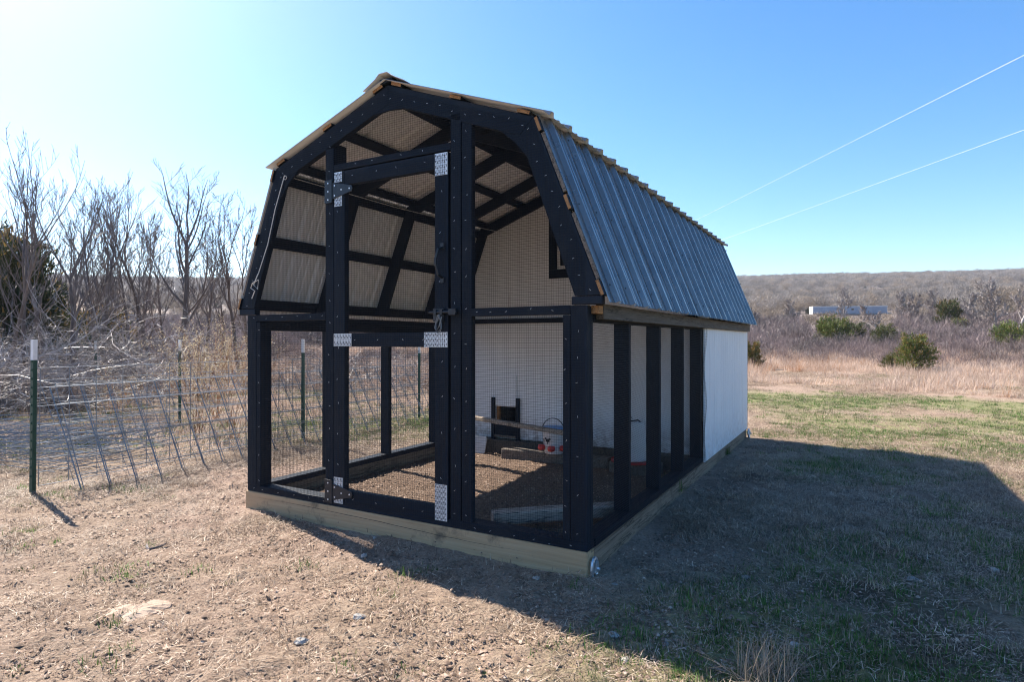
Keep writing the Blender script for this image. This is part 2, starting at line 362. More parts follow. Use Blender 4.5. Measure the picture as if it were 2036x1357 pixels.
c = mixc(t, sf.outputs[0], c, (.15, .12, .105)); mf = N(t, 'ShaderNodeMath', operation='MULTIPLY'); t.links.new(sf.outputs[1], mf.inputs[0]); mf.inputs[1].default_value = .8; c = mixc(t, mf.outputs[0], c, (.075, .05, .04))
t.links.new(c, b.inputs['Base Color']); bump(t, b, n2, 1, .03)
kind(link('ground', gme), 'structure')

# ------------------------------------------------------------------ scatter (geometry nodes) for the uncountable growth
def blades(n, rad, hmin, hmax, width, lean, seg=2, seed=0, flat=0, mixm=(1,), droop=.3):
    rs = np.random.RandomState(seed); V = []; F = []; MI = []
    for k in range(n):
        r = rad*math.sqrt(rs.rand()); a = rs.rand()*6.283; p = np.array([r*math.cos(a), r*math.sin(a), 0.])
        h = hmin+(hmax-hmin)*rs.rand(); az = rs.rand()*6.283; el = lean+(rs.rand()-.5)*lean*.9 if not flat else rs.rand()*.35
        if not flat: el = PI/2-el*rs.rand()*1.4
        d = np.array([math.cos(az)*math.cos(el), math.sin(az)*math.cos(el), math.sin(el)])
        sd = np.array([-math.sin(az), math.cos(az), 0])*width*(.6+.8*rs.rand())/2
        if flat: p[2] = .002+rs.rand()*.012
        w = 1.; k0 = len(V); m = rs.choice(len(mixm), p=np.array(mixm)/sum(mixm)); cur = (rs.rand()-.5)*.5
        for i_ in range(seg+1):
            w = (1-i_/seg)**.6 if i_ < seg else .12
            V += [p-sd*w, p+sd*w]; p = p+d*h/seg; d = d+np.array([sd[0], sd[1], 0])/width*cur*(1.5 if flat else .4); d[2] -= droop*(1 if not flat else .35)*(i_+1)/seg; d /= np.linalg.norm(d)
        for i_ in range(seg): F.append((k0+2*i_, k0+2*i_+1, k0+2*i_+3, k0+2*i_+2)); MI.append(m)
    return np.array(V), np.array(F), MI
def variant(name, mats, coll, V, F, MI):
    o = bpy.data.objects.new(name, npmesh(name, V, F, mats, MI)); coll.objects.link(o); return o
def scatter(name, coll, pts, scl, rot, idx, label=None, cat=None):
    me = bpy.data.meshes.new(name); me.vertices.add(len(pts)); me.vertices.foreach_set('co', np.asarray(pts, np.float32).ravel())
    a = me.attributes.new('scl', 'FLOAT', 'POINT'); a.data.foreach_set('value', np.asarray(scl, np.float32))
    a = me.attributes.new('rot', 'FLOAT_VECTOR', 'POINT'); a.data.foreach_set('vector', np.asarray(rot, np.float32).ravel())
    a = me.attributes.new('idx', 'INT', 'POINT'); a.data.foreach_set('value', np.asarray(idx, np.int32))
    o = link(name, me); kind(o, 'stuff', label, cat)
    g = bpy.data.node_groups.new(name, 'GeometryNodeTree')
    g.interface.new_socket('Geometry', in_out='INPUT', socket_type='NodeSocketGeometry'); g.interface.new_socket('Geometry', in_out='OUTPUT', socket_type='NodeSocketGeometry')
    gi = g.nodes.new('NodeGroupInput'); go = g.nodes.new('NodeGroupOutput')
    ci = g.nodes.new('GeometryNodeCollectionInfo'); ci.inputs[0].default_value = coll; ci.inputs[1].default_value = True; ci.inputs[2].default_value = True
    ip = g.nodes.new('GeometryNodeInstanceOnPoints'); ip.inputs['Pick Instance'].default_value = True
    def na_(nm, ty):
        n_ = g.nodes.new('GeometryNodeInputNamedAttribute'); n_.data_type = ty; n_.inputs[0].default_value = nm; return n_.outputs[0]
    er = g.nodes.new('FunctionNodeEulerToRotation')
    g.links.new(na_('rot', 'FLOAT_VECTOR'), er.inputs[0]); g.links.new(er.outputs[0], ip.inputs['Rotation'])
    g.links.new(na_('scl', 'FLOAT'), ip.inputs['Scale']); g.links.new(na_('idx', 'INT'), ip.inputs['Instance Index'])
    g.links.new(gi.outputs[0], ip.inputs['Points']); g.links.new(ci.outputs[0], ip.inputs['Instance']); g.links.new(ip.outputs[0], go.inputs[0])
    md = o.modifiers.new('scatter', 'NODES'); md.node_group = g; return o
def fan(n, d0, d1, half=46, power=.5):
    u = RS.rand(n); d = (d0**(1/power)+(d1**(1/power)-d0**(1/power))*u)**power
    a = np.radians((RS.rand(n)*2-1)*half); return d*np.sin(a), d*np.cos(a), d
def rots(n, tilt=.15): return np.stack([(RS.rand(n)-.5)*2*tilt, (RS.rand(n)-.5)*2*tilt, RS.rand(n)*6.283], 1)
# short straw, litter and green blades
cs = bpy.data.collections.new('straw_variants')
for k in range(4): variant('a_straw%d' % k, [MSTRAW, MSTRAWD, MSTRAWB, MSTRAWK], cs, *blades(90, .12, .018, .06, .0024, .5, 2, 100+k, flat=1, mixm=(3, 2, 3, 2)))
for k in range(3): variant('b_tuft%d' % k, [MSTRAW, MSTRAWD, MSTRAWB, MSTRAWK], cs, *blades(60, .08, .015, .045, .0022, 1.3, 2, 110+k, mixm=(3, 2, 3, 2)))
for k in range(3): variant('c_green%d' % k, [MGRN, MSTRAW], cs, *blades(46, .07, .015, .04, .0034, 1.0, 2, 120+k, mixm=(5, 1)))
P = []; 
for n_, d0, d1 in ((13000, 1.5, 4.5), (20000, 4.5, 9), (40000, 9, 24)): 
    x, y, d = fan(n_, d0, d1, 44); P.append(np.stack([x, y], 1))
P = np.vstack(P); x, y = P[:, 0], P[:, 1]; X, Y = loc_of(x, y)
s_, g_, t_ = masks(x, y); r = RS.rand(len(x)); dd = np.hypot(x, y)
keep = ~((np.abs(X) < 1.33) & (Y > -.05) & (Y < 4.85)); keep &= (r < s_*.95+.05+g_*.25)
x, y, s_, g_, t_, dd = x[keep], y[keep], s_[keep], g_[keep], t_[keep], dd[keep]; r = RS.rand(len(x))
idx = np.where(r < g_*.85, 7+RS.randint(0, 3, len(x)), np.where(RS.rand(len(x)) < .42, 4+RS.randint(0, 3, len(x)), RS.randint(0, 4, len(x))))
pts = np.stack([x, y, height(x, y)-.002], 1)
scatter('short_grass', cs, pts, (.6+.7*RS.rand(len(x)))*(1+np.clip((dd-8)/12, 0, 1)*.5), rots(len(x), .12), idx, 'short dry straw and green grass blades over the bare soil', 'grass')
# loose clods, bark bits and gravel on the bare soil
cc = bpy.data.collections.new('clod_variants')
def clod(name, seed, m_):
    rs = np.random.RandomState(seed); V = []; F = []; MI = []
    for k in range(26):
        c = np.array([*(rs.randn(2)*.055), 0]); q = .0022+.0065*rs.rand()**2; k0 = len(V); sc3 = np.array([1+rs.rand(), 1, .7])*q
        for p_ in ((1, 0, 0), (0, 1, 0), (-1, 0, 0), (0, -1, 0), (0, 0, 1)): V.append(c+np.array(p_)*sc3*(.7+.6*rs.rand(3))+rs.randn(3)*.0006)
        for a in range(4): F.append((k0+a, k0+(a+1) % 4, k0+4)); MI.append(rs.choice(len(m_)))
    variant(name, m_, cc, np.array(V), np.array(F), MI)
for k in range(4): clod('c%d' % k, 60+k, [MCLOD, MCLOD, MCLOD, MCLOD2])
x, y, d = fan(22000, 1.6, 12, 44); X, Y = loc_of(x, y); s_, g_, t_ = masks(x, y)
ins_ = (np.abs(X) < 1.12) & (Y > .12) & (Y < 2.4); out_ = ~((np.abs(X) < 1.3) & (Y > -.06) & (Y < 4.85))
keep = (out_ & (RS.rand(len(x)) < 1.05-s_) & (t_ < .5)) | ins_; x, y, d = x[keep], y[keep], d[keep]
scatter('loose_soil', cc, np.stack([x, y, height(x, y)-.001], 1), .5+.9*RS.rand(len(x)), rots(len(x), .05), RS.randint(0, 4, len(x)), 'loose brown clods and crumbs of soil on the bare ground', 'soil')
# tall dry grass
ct = bpy.data.collections.new('tall_grass_variants')
for k in range(4): variant('a_tall%d' % k, [MTALL, MRUST], ct, *blades(70, .25, .12, .42, .007, 1.1, 3, 130+k, mixm=(6, 1), droop=.6))
for k in range(2): variant('b_rust%d' % k, [MRUST, MTALL], ct, *blades(46, .16, .2, .5, .007, .8, 3, 140+k, mixm=(2, 2), droop=.4))
x, y, d = fan(34000, 4.3, 60, 47, .62); s_, g_, t_ = masks(x, y)
left = fence_side(x, y) < 0
X, Y = loc_of(x, y); keep = (t_ > .4) & ((fbm(x, y, 1.1, 74, 2) > .40) | (d > 26)) & ~((x > -6.3) & (x < -3.2) & (y < 6.6) & (RS.rand(len(x)) < .75)) & (RS.rand(len(x)) < np.where(left & (d < 14), .7+.3*(fbm(x, y, 1.5, 71, 2) > .5), .95)) & ~((np.abs(X) < 1.6) & (Y > -1) & (Y < 6))
x, y, d, left = x[keep], y[keep], d[keep], left[keep]
sc_ = (.7+.6*RS.rand(len(x)))*(.12+1.4*fbm(x, y, 1.3, 72, 3))*np.where(left, np.where(d < 14, .62, .95), 1.0)*(1+np.clip((d-25)/40, 0, .6))
idx = np.where(fbm(x, y, 4, 73, 2)+RS.rand(len(x))*.4 > .95, 4+RS.randint(0, 2, len(x)), RS.randint(0, 4, len(x)))
scatter('tall_dry_grass', ct, np.stack([x, y, height(x, y)-.01], 1), sc_, rots(len(x), .2), idx, 'waist-high dry tan grass of the unmown field', 'grass')

# ------------------------------------------------------------------ trees and brush
def stick_tree(rs, h, r0, lean=(0, 0), levels=3, fork=.38, spread=.75, nk=10, minr=.0035, crooked=.12, low=.3, sides=(7, 5, 4, 3), lowtwigs=0, up=.13):
    T = MB(); K = MB()
    def limb(p, d, Ln, r, lv, mb):
        n = max(3, min(14, int(Ln/(.22 if lv < 2 else .16)/(1 if h < 7 else h/6)))); st = Ln/n; pts = [p.copy()]; rad = [r]
        dirs = []
        for i in range(n):
            d = (d+Vector((rs.gauss(0, 1), rs.gauss(0, 1), rs.gauss(0, .6)))*crooked*(.8 if lv else .4)+Vector((0, 0, up if lv else .02))).normalized()
            p = p+d*st; pts.append(p.copy()); dirs.append(d.copy()); rad.append(max(minr*.8, r*(1-(.62 if lv == 0 else .8)*(i+1)/n)))
        mb.tube(pts, rad, sides[min(lv, 3)], cap=lv < 2)
        if lv >= levels: return
        cnt = nk if lv == 0 else max(2, int(nk*(.75 if lv == 1 else .8)))
        for k in range(cnt):
            tt = (low+(1-low)*(k+.5*rs.random())/cnt) if lv == 0 else .2+.78*(k+rs.random()*.6)/cnt
            i = min(n-1, int(tt*n)); q = pts[i].lerp(pts[i+1], tt*n-i); dd = dirs[i]
            side = dd.cross(Vector((rs.gauss(0, 1), rs.gauss(0, 1), rs.gauss(0, 1)))).normalized()
            a = rs.uniform(.45, .95)*spread/.7; nd = (dd*math.cos(a)+side*math.sin(a)).normalized()
            nl = Ln*(rs.uniform(.45, .75) if lv == 0 else rs.uniform(.3, .55))*(1.15-.55*tt)
            limb(q, nd, nl, max(minr, rad[i]*rs.uniform(.38, .6)), lv+1, K)
        if lv == 0:
            for k in range(3): 
                side = Vector((rs.gauss(0, 1), rs.gauss(0, 1), 0)).normalized()
                limb(pts[-1], (dirs[-1]+side*.45).normalized(), h*fork, rad[-1]*.8, 1, K)
    d0 = Vector((lean[0], lean[1], 1)).normalized()
    limb(Vector((0, 0, -.1)), d0, h*(1-fork)+.1, r0, 0, T)
    return T, K
def place_tree(px, d, h, r0, label, lean=(0, 0), seed=0, group=None, **kw):
    x = (px-1018)/1212*d; rs = random.Random(seed)
    T, K = stick_tree(rs, h, r0, lean, **kw)
    o = thing('bare_tree', label, 'tree', (x, d, hz(x, d)), 0, group)
    T.build('trunk', MBARK, o, smooth=True); K.build('crown', MTWIG, o); return o
G1 = 'bare trees beyond the wire fence'
left_trees = [
 (66, 8.9, 3.7, .042, 'thin brown sapling leaning left, nearest the white-tipped fence post', (-.13, .03), dict(nk=6, spread=.55, up=.2, low=.45)),
 (140, 9.0, 3.7, .055, 'thick grey-brown forked tree just right of the near white-tipped fence post', (-.06, .05), dict(nk=6, spread=.55, up=.2, low=.5, fork=.42)),
 (100, 9.6, 4.0, .046, 'tall forked sapling directly behind the white-tipped post with upright bare shoots', (-.14, 0), dict(nk=6, spread=.55, up=.2, low=.5, fork=.42)),
 (-18, 8.8, 4.1, .035, 'tree at the left edge of the photo with arching twigs entering the frame', (.04, 0), dict(nk=7, spread=.6, low=.4)),
 (172, 13, 4.4, .05, 'slim bare tree in the dark tangle between the near saplings', (-.03, 0), dict()),
 (212, 15, 4.9, .05, 'slender dark-stemmed bare tree, first right of the forked near tree', (-.05, 0), dict()),
 (255, 16.5, 5.1, .055, 'bare tree with a crooked stem at the left of the open field', (-.02, 0), dict(crooked=.14)),
 (304, 17, 5.3, .07, 'bare tree with swaying double stem left of the tallest tree', (-.05, 0), dict(crooked=.16)),
 (352, 17, 6.1, .11, 'tallest bare tree standing alone with a broad fan crown', (-.06, 0), dict(low=.42, fork=.36, nk=9, spread=.8)),
 (408, 19, 4.9, .06, 'bushy bare tree between the tallest tree and the one beside the coop', (-.05, 0), dict(nk=9)),
 (476, 18.5, 5.4, .065, 'bare tree with a straight stem and narrow crown next to the coop roof', (-.05, 0), dict(low=.5)),
 (328, 23, 5.6, .055, 'slim bare tree filling the gap just left of the tallest tree', (-.03, 0), dict()),
 (378, 24, 5.4, .055, 'slim bare tree just right of the tallest tree', (-.02, 0), dict()),
 (500, 21, 5.4, .06, 'bare tree partly hidden by the left edge of the coop roof', (-.02, 0), dict()),
 (190, 16, 5.1, .055, 'bare tree standing left of the crooked stem, dark against the sky', (-.02, 0), dict()),
 (270, 20, 5.0, .05, 'thin bare tree between the crooked stem and the double stem', (.02, 0), dict()),
 (440, 24, 4.4, .06, 'small distant bare tree low behind the narrow-crowned tree', (-.02, 0), dict()),
 (232, 24, 6.0, .06, 'faint distant bare tree behind the crooked stem', (0, 0), dict()),
 (282, 26, 6.4, .07, 'faint distant bare tree behind the double stem', (0, 0), dict()),
 (150, 20, 5.2, .07, 'distant bare tree seen through the near forked tree', (0, 0), dict()),
 (40, 16, 5.0, .07, 'bare tree rising out of the dark evergreen at the left edge', (0, 0), dict()),
 (108, 17, 5.6, .08, 'bare tree with a dense crown behind the fence post saplings', (0, 0), dict(nk=9)),
]
for k, (px, d, h, r0, lab, lean, kw) in enumerate(left_trees):
    kw.setdefault('minr', max(.0028, .00036*d)); kw.setdefault('nk', 8); kw.setdefault('spread', .62); kw.setdefault('up', .17); place_tree(px, d, h, r0, lab, lean, 300+k, G1, **kw)
G2 = 'bare trees in the valley to the right'
right_trees = [
 (1678, 95, 6.2, .16, 'spreading bare tree standing in front of the long white trailer', dict(spread=.95, low=.25, nk=9)),
 (1500, 80, 4.5, .1, 'bare tree just past the back corner of the coop', dict(spread=.9)),
 (1578, 85, 4.6, .12, 'wide grey bare tree left of the trailer', dict(spread=.95)),
 (1752, 75, 4.3, .12, 'broken pale-limbed tree leaning left below the trailer', dict(spread=.9)),
 (1792, 90, 5.2, .12, 'thin bare tree at the right end of the trailer', dict()),
 (1812, 82, 5.0, .12, 'bare tree with pale lichened crown right of the trailer', dict()),
 (1856, 100, 5.6, .12, 'bare tree behind the cone-shaped cedar', dict()),
 (1925, 80, 4.9, .13, 'bare tree left of the tall pair at the right edge', dict(spread=.9)),
 (1978, 62, 6.0, .13, 'tall bare tree with drooping pale limbs near the right edge', dict(spread=.9, nk=9)),
 (2022, 58, 6.9, .15, 'tallest bare tree at the right edge of the photo', dict(nk=9)),
 (2060, 70, 7.4, .15, 'bare tree cut off by the right border', dict()),
]
for k, (px, d, h, r0, lab, kw) in enumerate(right_trees):
    o = place_tree(px, d, h, r0, lab, ((-.3 if px == 1752 else 0), 0), 400+k, G2, minr=.034, sides=(6, 4, 3, 3), **kw)
    o.children[1].data.materials[0] = MPTWIG if k % 2 else MLTWIG; o.children[0].data.materials[0] = MLTWIG
# cedars
def cedar(px, d, h, w, label, seed, dark=False, rust=.18, group='cedars in the field', n=5200, cone=.5, leaf=.048):
    rs = np.random.RandomState(seed); x = (px-1018)/1212*d
    o = thing('cedar_tree', label, 'cedar', (x, d, hz(x, d)), 0, group)
    tk = MB(); tk.tube([(0, 0, -.05), (.02, 0, h*.4), (0, .02, h*.8)], [.05*w, .035*w, .01], 6); 
    V = []; F = []; MI = []; nb = 46
    for k in range(nb):
        z0 = h*(.04+.75*(k/nb)); a = k*2.399+rs.rand(); tt = z0/h
        reach = w/2*(1-tt)**cone*(.75+.45*rs.rand()); rise = (.25+.35*rs.rand()+tt*.6)*h*.4
        tip = np.array([reach*math.cos(a), reach*math.sin(a), z0+rise]); b0 = np.array([0, 0, z0*.8])
        tk.tube([b0, (b0+tip)/2+np.array([0, 0, -.03*h]), tip], [.012*w, .008*w, .003*w], 3, cap=False)
        for q in range(n//nb):
            s = .35+.65*rs.rand()**.7; c0 = b0*(1-s)+tip*s+rs.randn(3)*np.array([.07, .07, .06])*w*.8*(1.15-s*.5); c0[2] = max(c0[2], .02)
            dr = (tip-b0)/np.linalg.norm(tip-b0)+np.array([0, 0, .5])+rs.randn(3)*.5; dr /= np.linalg.norm(dr)
            sd = np.cross(dr, rs.randn(3)); sd /= np.linalg.norm(sd)+1e-6
            ln = h*leaf*(.6+rs.rand()); wd = ln*.2; k0 = len(V)
            V += [c0-sd*wd, c0+sd*wd, c0+dr*ln+sd*wd*.3, c0+dr*ln-sd*wd*.3]; F.append((k0, k0+1, k0+2, k0+3)); MI.append(1 if rs.rand() < rust*(2.2 if s > .85 else .5) else 0)
    tk.build('trunk', MBARK, o)
    link('crown', npmesh('crown', np.array(V), np.array(F), [MCEDF if dark else MCED, MCEDR], MI), o); return o
for k, a in enumerate([
 (1818, 21.5, 1.22, 1.42, 'large rounded green and rust cedar nearest in the tall grass', {}),
 (1772, 22.5, .55, .75, 'small low cedar touching the left side of the large rounded one', {}),
 (1494, 24, .95, 1.0, 'cedar half hidden by the back corner of the coop', dict(rust=.4)),
 (1662, 48, 2.35, 3.0, 'wide dark cedar below the left end of the trailer', dict(rust=.08)),
 (1640, 50, 2.2, 1.8, 'slim cedar at the left of the wide dark one', dict(rust=.08)),
 (1696, 50, 1.9, 2.4, 'cedar merged with the right side of the wide dark one', dict(rust=.1)),
 (1757, 46, 1.75, 2.4, 'round cedar standing apart below the right end of the trailer', dict(rust=.1)),
 (1885, 68, 3.6, 3.0, 'cone-shaped cedar right of the trailer, farther up the slope', dict(rust=.2)),
 (1905, 64, 1.9, 2.2, 'low cedar at the foot of the cone-shaped one', dict(rust=.2)),
 (2012, 38, 1.9, 2.6, 'broad green cedar at the right edge under the tall bare trees', dict(rust=.05)),
 (12, 11.5, 2.75, 2.6, 'dark green cedar filling the left edge behind the saplings', dict(dark=True, n=16000, rust=.1, leaf=.028)),
 (190, 18, 1.9, 3.0, 'brown-green cedar low behind the slender dark trees', dict(dark=True, rust=.3, n=6000, leaf=.045)),
 (-40, 13, 3.1, 2.4, 'dark cedar cut off by the left border', dict(dark=True, n=12000, leaf=.03)),
]): cedar(*a[:5], 500+k, **a[5])
# thicket and far woods
def crown_variant(name, coll, mats, h, w, n, width, seed, trunk=True, rise=.5):
    rs = np.random.RandomState(seed); V = []; F = []
    def rib(a, b_, w0, w1):
        d = b_-a; s = np.cross(d, rs.randn(3)); s /= np.linalg.norm(s)+1e-6; k0 = len(V)
        V.extend([a-s*w0, a+s*w0, b_+s*w1, b_-s*w1]); F.append((k0, k0+1, k0+2, k0+3))
    if trunk:
        for q in range(3): rib(np.array([0, 0, -.3]), np.array([rs.randn()*.1*w, rs.randn()*.1*w, h*.6]), width*3, width*1.5)
    for k in range(n):
        if trunk:
            u = rs.randn(3); u /= np.linalg.norm(u); r = rs.rand()**.33; c = np.array([u[0]*w/2*r, u[1]*w/2*r, h*.62+u[2]*h*.36*r])
            out = c-np.array([0, 0, h*.3]); out = out/np.linalg.norm(out)+rs.randn(3)*.5
        else:
            a = rs.rand()*6.28; r = rs.rand()**.5*w/2; c = np.array([r*math.cos(a), r*math.sin(a), h*rs.rand()**.8*.75*(1-.5*(r/(w/2))**2)]); out = np.array([c[0]*.8/w, c[1]*.8/w, .8])+rs.randn(3)*.4
        out /= np.linalg.norm(out); ln = h*(.10+.14*rs.rand()); rib(c-out*ln/2, c+out*ln/2, width, width*.4)
    return variant(name, mats, coll, np.array(V), np.array(F), [0]*len(F))
cw = bpy.data.collections.new('far_wood_variants')
crown_variant('a0', cw, [MWOODA], 7, 7, 420, .045, 1); crown_variant('a1', cw, [MWOODA], 6, 8, 420, .045, 2); crown_variant('a2', cw, [MWOODB], 6.5, 7, 420, .045, 3)
crown_variant('a3', cw, [MWOODB], 5, 6, 340, .05, 4); crown_variant('a4', cw, [MWOODA], 4, 6, 340, .05, 5, False)
crown_variant('a5', cw, [MCEDF], 3.4, 3.4, 500, .09, 6, False)
x, y, d = fan(34000, 42, 1000, 50, .55)
clear = fbm(x, y, 60, 81, 3); trx = x/y*1212+1018
open_ = (clear > .63) & (d < 500) | ((d < 185) & (d > 120) & (trx > 1560) & (trx < 1830)) 
keep = ~open_ & ((d > 95) | ((trx < 1000) & (d > 48))); x, y, d, clear = x[keep], y[keep], d[keep], clear[keep]
r = RS.rand(len(x)); idx = np.where(r < .06, 5, np.where(d < 170, 3+RS.randint(0, 2, len(x)), RS.randint(0, 5, len(x))))
sc_ = (.55+.5*RS.rand(len(x)))*np.where(d < 95, .42, np.where(d < 170, .55, .9))*(1+.25*np.clip((d-400)/400, 0, 1))
sc_ = np.where(idx == 5, sc_*.9, sc_)
scatter('distant_woods', cw, np.stack([x, y, height(x, y, False)], 1), sc_, rots(len(x), .05), idx, 'grey-purple leafless woods covering the far slopes', 'woods')
cb = bpy.data.collections.new('thicket_variants')
for k in range(3): crown_variant('a%d' % k, cb, [MBRUSH], 1.5+.3*k, 1.8, 420, .009, 20+k, False)
crown_variant('b0', cb, [MTWIG], 2.0, 2.2, 420, .008, 30, False); crown_variant('b1', cb, [MPTWIG], 1.4, 2.0, 200, .006, 31, False)
x, y, d = fan(9000, 24, 110, 48, .6); px = x/y*1212+1018
right = px > 1100
keep = np.where(right, (d > 24) & (fbm(x, y, 9, 91, 2)+np.clip((d-27)/22, -.04, .5) > .5), (d > 26) & (fbm(x, y, 12, 92, 2) > .42)) & ~((px > 1590) & (px < 1790) & (d > 66))
thin = (d < 36) & (np.random.RandomState(4).rand(len(d)) < .0); x, y, d = x[keep], y[keep], d[keep]
scatter('thicket', cb, np.stack([x, y, height(x, y, False)-.05], 1), (.45+.7*RS.rand(len(x)))*(.45+np.clip((d-26)/30, 0, 1)*.4+np.clip((d-34)/50, 0, 1)*.8), rots(len(x), .1), RS.randint(0, 5, len(x)), 'dense purple-grey leafless brush behind the dry field', 'brush')
# tangle of low pale twigs along the left fence
ctg = bpy.data.collections.new('tangle_variants')
def tangle(name, seed, L_=1.2, n=9):
    rs = random.Random(seed); K = MB()
    for k in range(n):
        p = Vector((rs.gauss(0, .15), rs.gauss(0, .15), rs.uniform(0, .5))); d = Vector((rs.gauss(0, 1), rs.gauss(0, 1), rs.uniform(.0, .9))).normalized()
        def br(p, d, ln, r, lv):
            pts = [p]; 
            for i in range(6):
                d = (d+Vector((rs.gauss(0, .2), rs.gauss(0, .2), rs.gauss(0, .15)))).normalized(); p = p+d*ln/6; pts.append(p)
                if lv < 2 and rs.random() < .6: br(p, (d+Vector((rs.gauss(0, .7), rs.gauss(0, .7), rs.gauss(0, .5)))).normalized(), ln*rs.uniform(.25, .5), r*.6, lv+1)
            K.tube(pts, [r*(1-.7*i/6) for i in range(7)], 3, cap=False)
        br(p, d, L_*rs.uniform(.6, 1.1), .005, 0)
    me = bpy.data.meshes.new(name); me.from_pydata(K.v, [], K.f); me.materials.append(MPTWIG if seed % 2 else MTWIG); o = bpy.data.objects.new(name, me); ctg.objects.link(o)
for k in range(4): tangle('t%d' % k, 50+k)
pl = []
for k in range(150):
    d = RS.uniform(7.2, 14); px = RS.uniform(-60, 330) if d < 10 else RS.uniform(-60, 480); xx = (px-1018)/1212*d; pl.append((xx, d, hz(xx, d)+RS.uniform(0, .55)))
for k in range(60):
    d = RS.uniform(12, 18); px = RS.uniform(560, 900); xx = (px-1018)/1212*d; pl.append((xx, d, hz(xx, d)))
pl = np.array(pl); n_ = len(pl)
scatter('twig_tangle', ctg, pl, .5+.7*RS.rand(n_), rots(n_, .3), RS.randint(0, 4, n_), 'tangled low pale twigs of the undergrowth behind the fence', 'brush')
# dried flowering weeds beside the fence
def weed(px, d, h, label, seed, n=14):
    rs = random.Random(seed); x = (px-1018)/1212*d; o = thing('dried_weed', label, 'dry weed', (x, d, hz(x, d)), 0, 'dried weeds beside the fence')
    K = MB(); V = []; F = []
    for k in range(n):
        d0 = Vector((rs.gauss(0, .32), rs.gauss(0, .32), 1)).normalized(); p = Vector((rs.gauss(0, .05), rs.gauss(0, .05), -.02)); pts = [p]; ln = h*rs.uniform(.7, 1.05)
        for i in range(7):
            d0 = (d0+Vector((rs.gauss(0, .07), rs.gauss(0, .07), 0))).normalized(); p = p+d0*ln/7; pts.append(p)
            if i > 2:
                for q in range(3):
                    dq = (d0+Vector((rs.gauss(0, .6), rs.gauss(0, .6), .2))).normalized(); e = p+dq*h*rs.uniform(.1, .22); K.tube([p, p.lerp(e, .5)+Vector((0, 0, .01)), e], [.0018, .0014, .001], 3, cap=False)
                    for w in range(14):
                        c = Vector(p).lerp(e, .5+rs.random()*.6)+Vector((rs.gauss(0, .02), rs.gauss(0, .02), rs.gauss(0, .02))); a = Vector((rs.gauss(0, 1), rs.gauss(0, 1), rs.gauss(0, 1))).normalized()*.006; b_ = a.cross(Vector((rs.gauss(0, 1), rs.gauss(0, 1), rs.gauss(0, 1)))).normalized()*.004
                        k0 = len(V); V += [c-a, c+b_, c+a, c-b_]; F.append((k0, k0+1, k0+2, k0+3))
        K.tube(pts, [.0035*(1-.6*i/7) for i in range(8)], 4, cap=False)
    K.build('stems', MRUST, o); link('seed_heads', npmesh('seed_heads', np.array([tuple(q) for q in V]), np.array(F), [MSEED]), o)
weed(395, 7.2, 1.15, 'feathery tan dried weed, the left one of the pair near the coop', 1, 18)
weed(462, 6.9, 1.2, 'feathery tan dried weed right against the coop corner', 2, 18)
weed(430, 8.6, 1.25, 'tan dried weed standing behind the pair near the coop', 3, 16)
weed(225, 7.6, .75, 'short brown dried weed near the forked tree trunk', 4, 8)

# ------------------------------------------------------------------ wire panels and fences
def wire_panel(name, label, cat, org, length, bot, top, vs=.203, rows=(0, .12, .25, .4, .55, .7, .85), r=.0028, group=None, posts=None, sag=.012, seed=0):
    """bot / top: (sideways offset, height) of the lower and upper edge; runs along local +Y"""
    rs = random.Random(seed); rv = r*1.35 if r > .003 else r
    o = thing(name, label, cat, org, math.atan2(FD[1], FD[0])-PI/2, group)
    at_ = lambda t, k, e=0: (bot[0]+(top[0]-bot[0])*k+e, t, bot[1]+(top[1]-bot[1])*k)
    H_ = rows[-1]
    for h in rows:
        m = MB(); ph = rs.random()*6; am = rs.uniform(.3, 1)*sag
        m.tube([at_(t, h/H_, am*math.sin(t*1.7+ph)) for t in np.linspace(0, length, 14)], r, 5); m.build('horizontal_wire', MSTEEL, o)
    for k in range(int(length/vs)+1):
        m = MB(); e = rs.gauss(0, .004); e2 = rs.gauss(0, .006)
        m.tube([at_(k*vs+e, 0, r*1.5), at_(k*vs+e2*.6, .5, r*1.5+rs.gauss(0, .004)), at_(k*vs+e2, 1, r*1.5)], rv, 5); m.build('vertical_wire', MSTEEL, o)
    return o
def tpost(parent, x, y, h=1.2, lean=0):
    m = MB(); m.box(x-.018, x+.018, y-.003, y+.003, -.1, h-.15); m.box(x-.004, x+.004, y+.003, y+.03, -.1, h-.15)
    for k in range(14): m.box(x-.008, x+.008, y-.009, y-.003, .12+k*.065, .135+k*.065)
    o = m.build('post', MGPOST, parent); o.rotation_euler = (0, lean, 0)
    m = MB(); pf = [(-.0185, -.0035), (.0185, -.0035), (.0185, .0035), (.0045, .0035), (.0045, .0305), (-.0045, .0305), (-.0045, .0035), (-.0185, .0035)]
    m.v += [(x+a, y+b_, zz) for zz in (h-.15, h) for a, b_ in pf]; m.face(tuple(range(7, -1, -1))); m.face(tuple(range(8, 16)))
    for i_ in range(8): j_ = (i_+1) % 8; m.face((i_, j_, j_+8, i_+8))
    m.build('white_tip', MWPT, o)
fo = wire_panel('wire_fence', 'galvanised wire panel fence on green posts with white tips, running back past the coop', 'fence', (-3.5, 4.5, 0), 9.6, (0, .05), (0, .92), rows=(0, .1, .2, .32, .45, .6, .74, .89), sag=.01, seed=1)
tpost(fo, -.01, -.04, 1.13, .02); tpost(fo, .03, 2.55, 1.14); tpost(fo, .03, 4.75, 1.1); tpost(fo, .03, 7.2, 1.12); tpost(fo, .03, 9.5, 1.12)
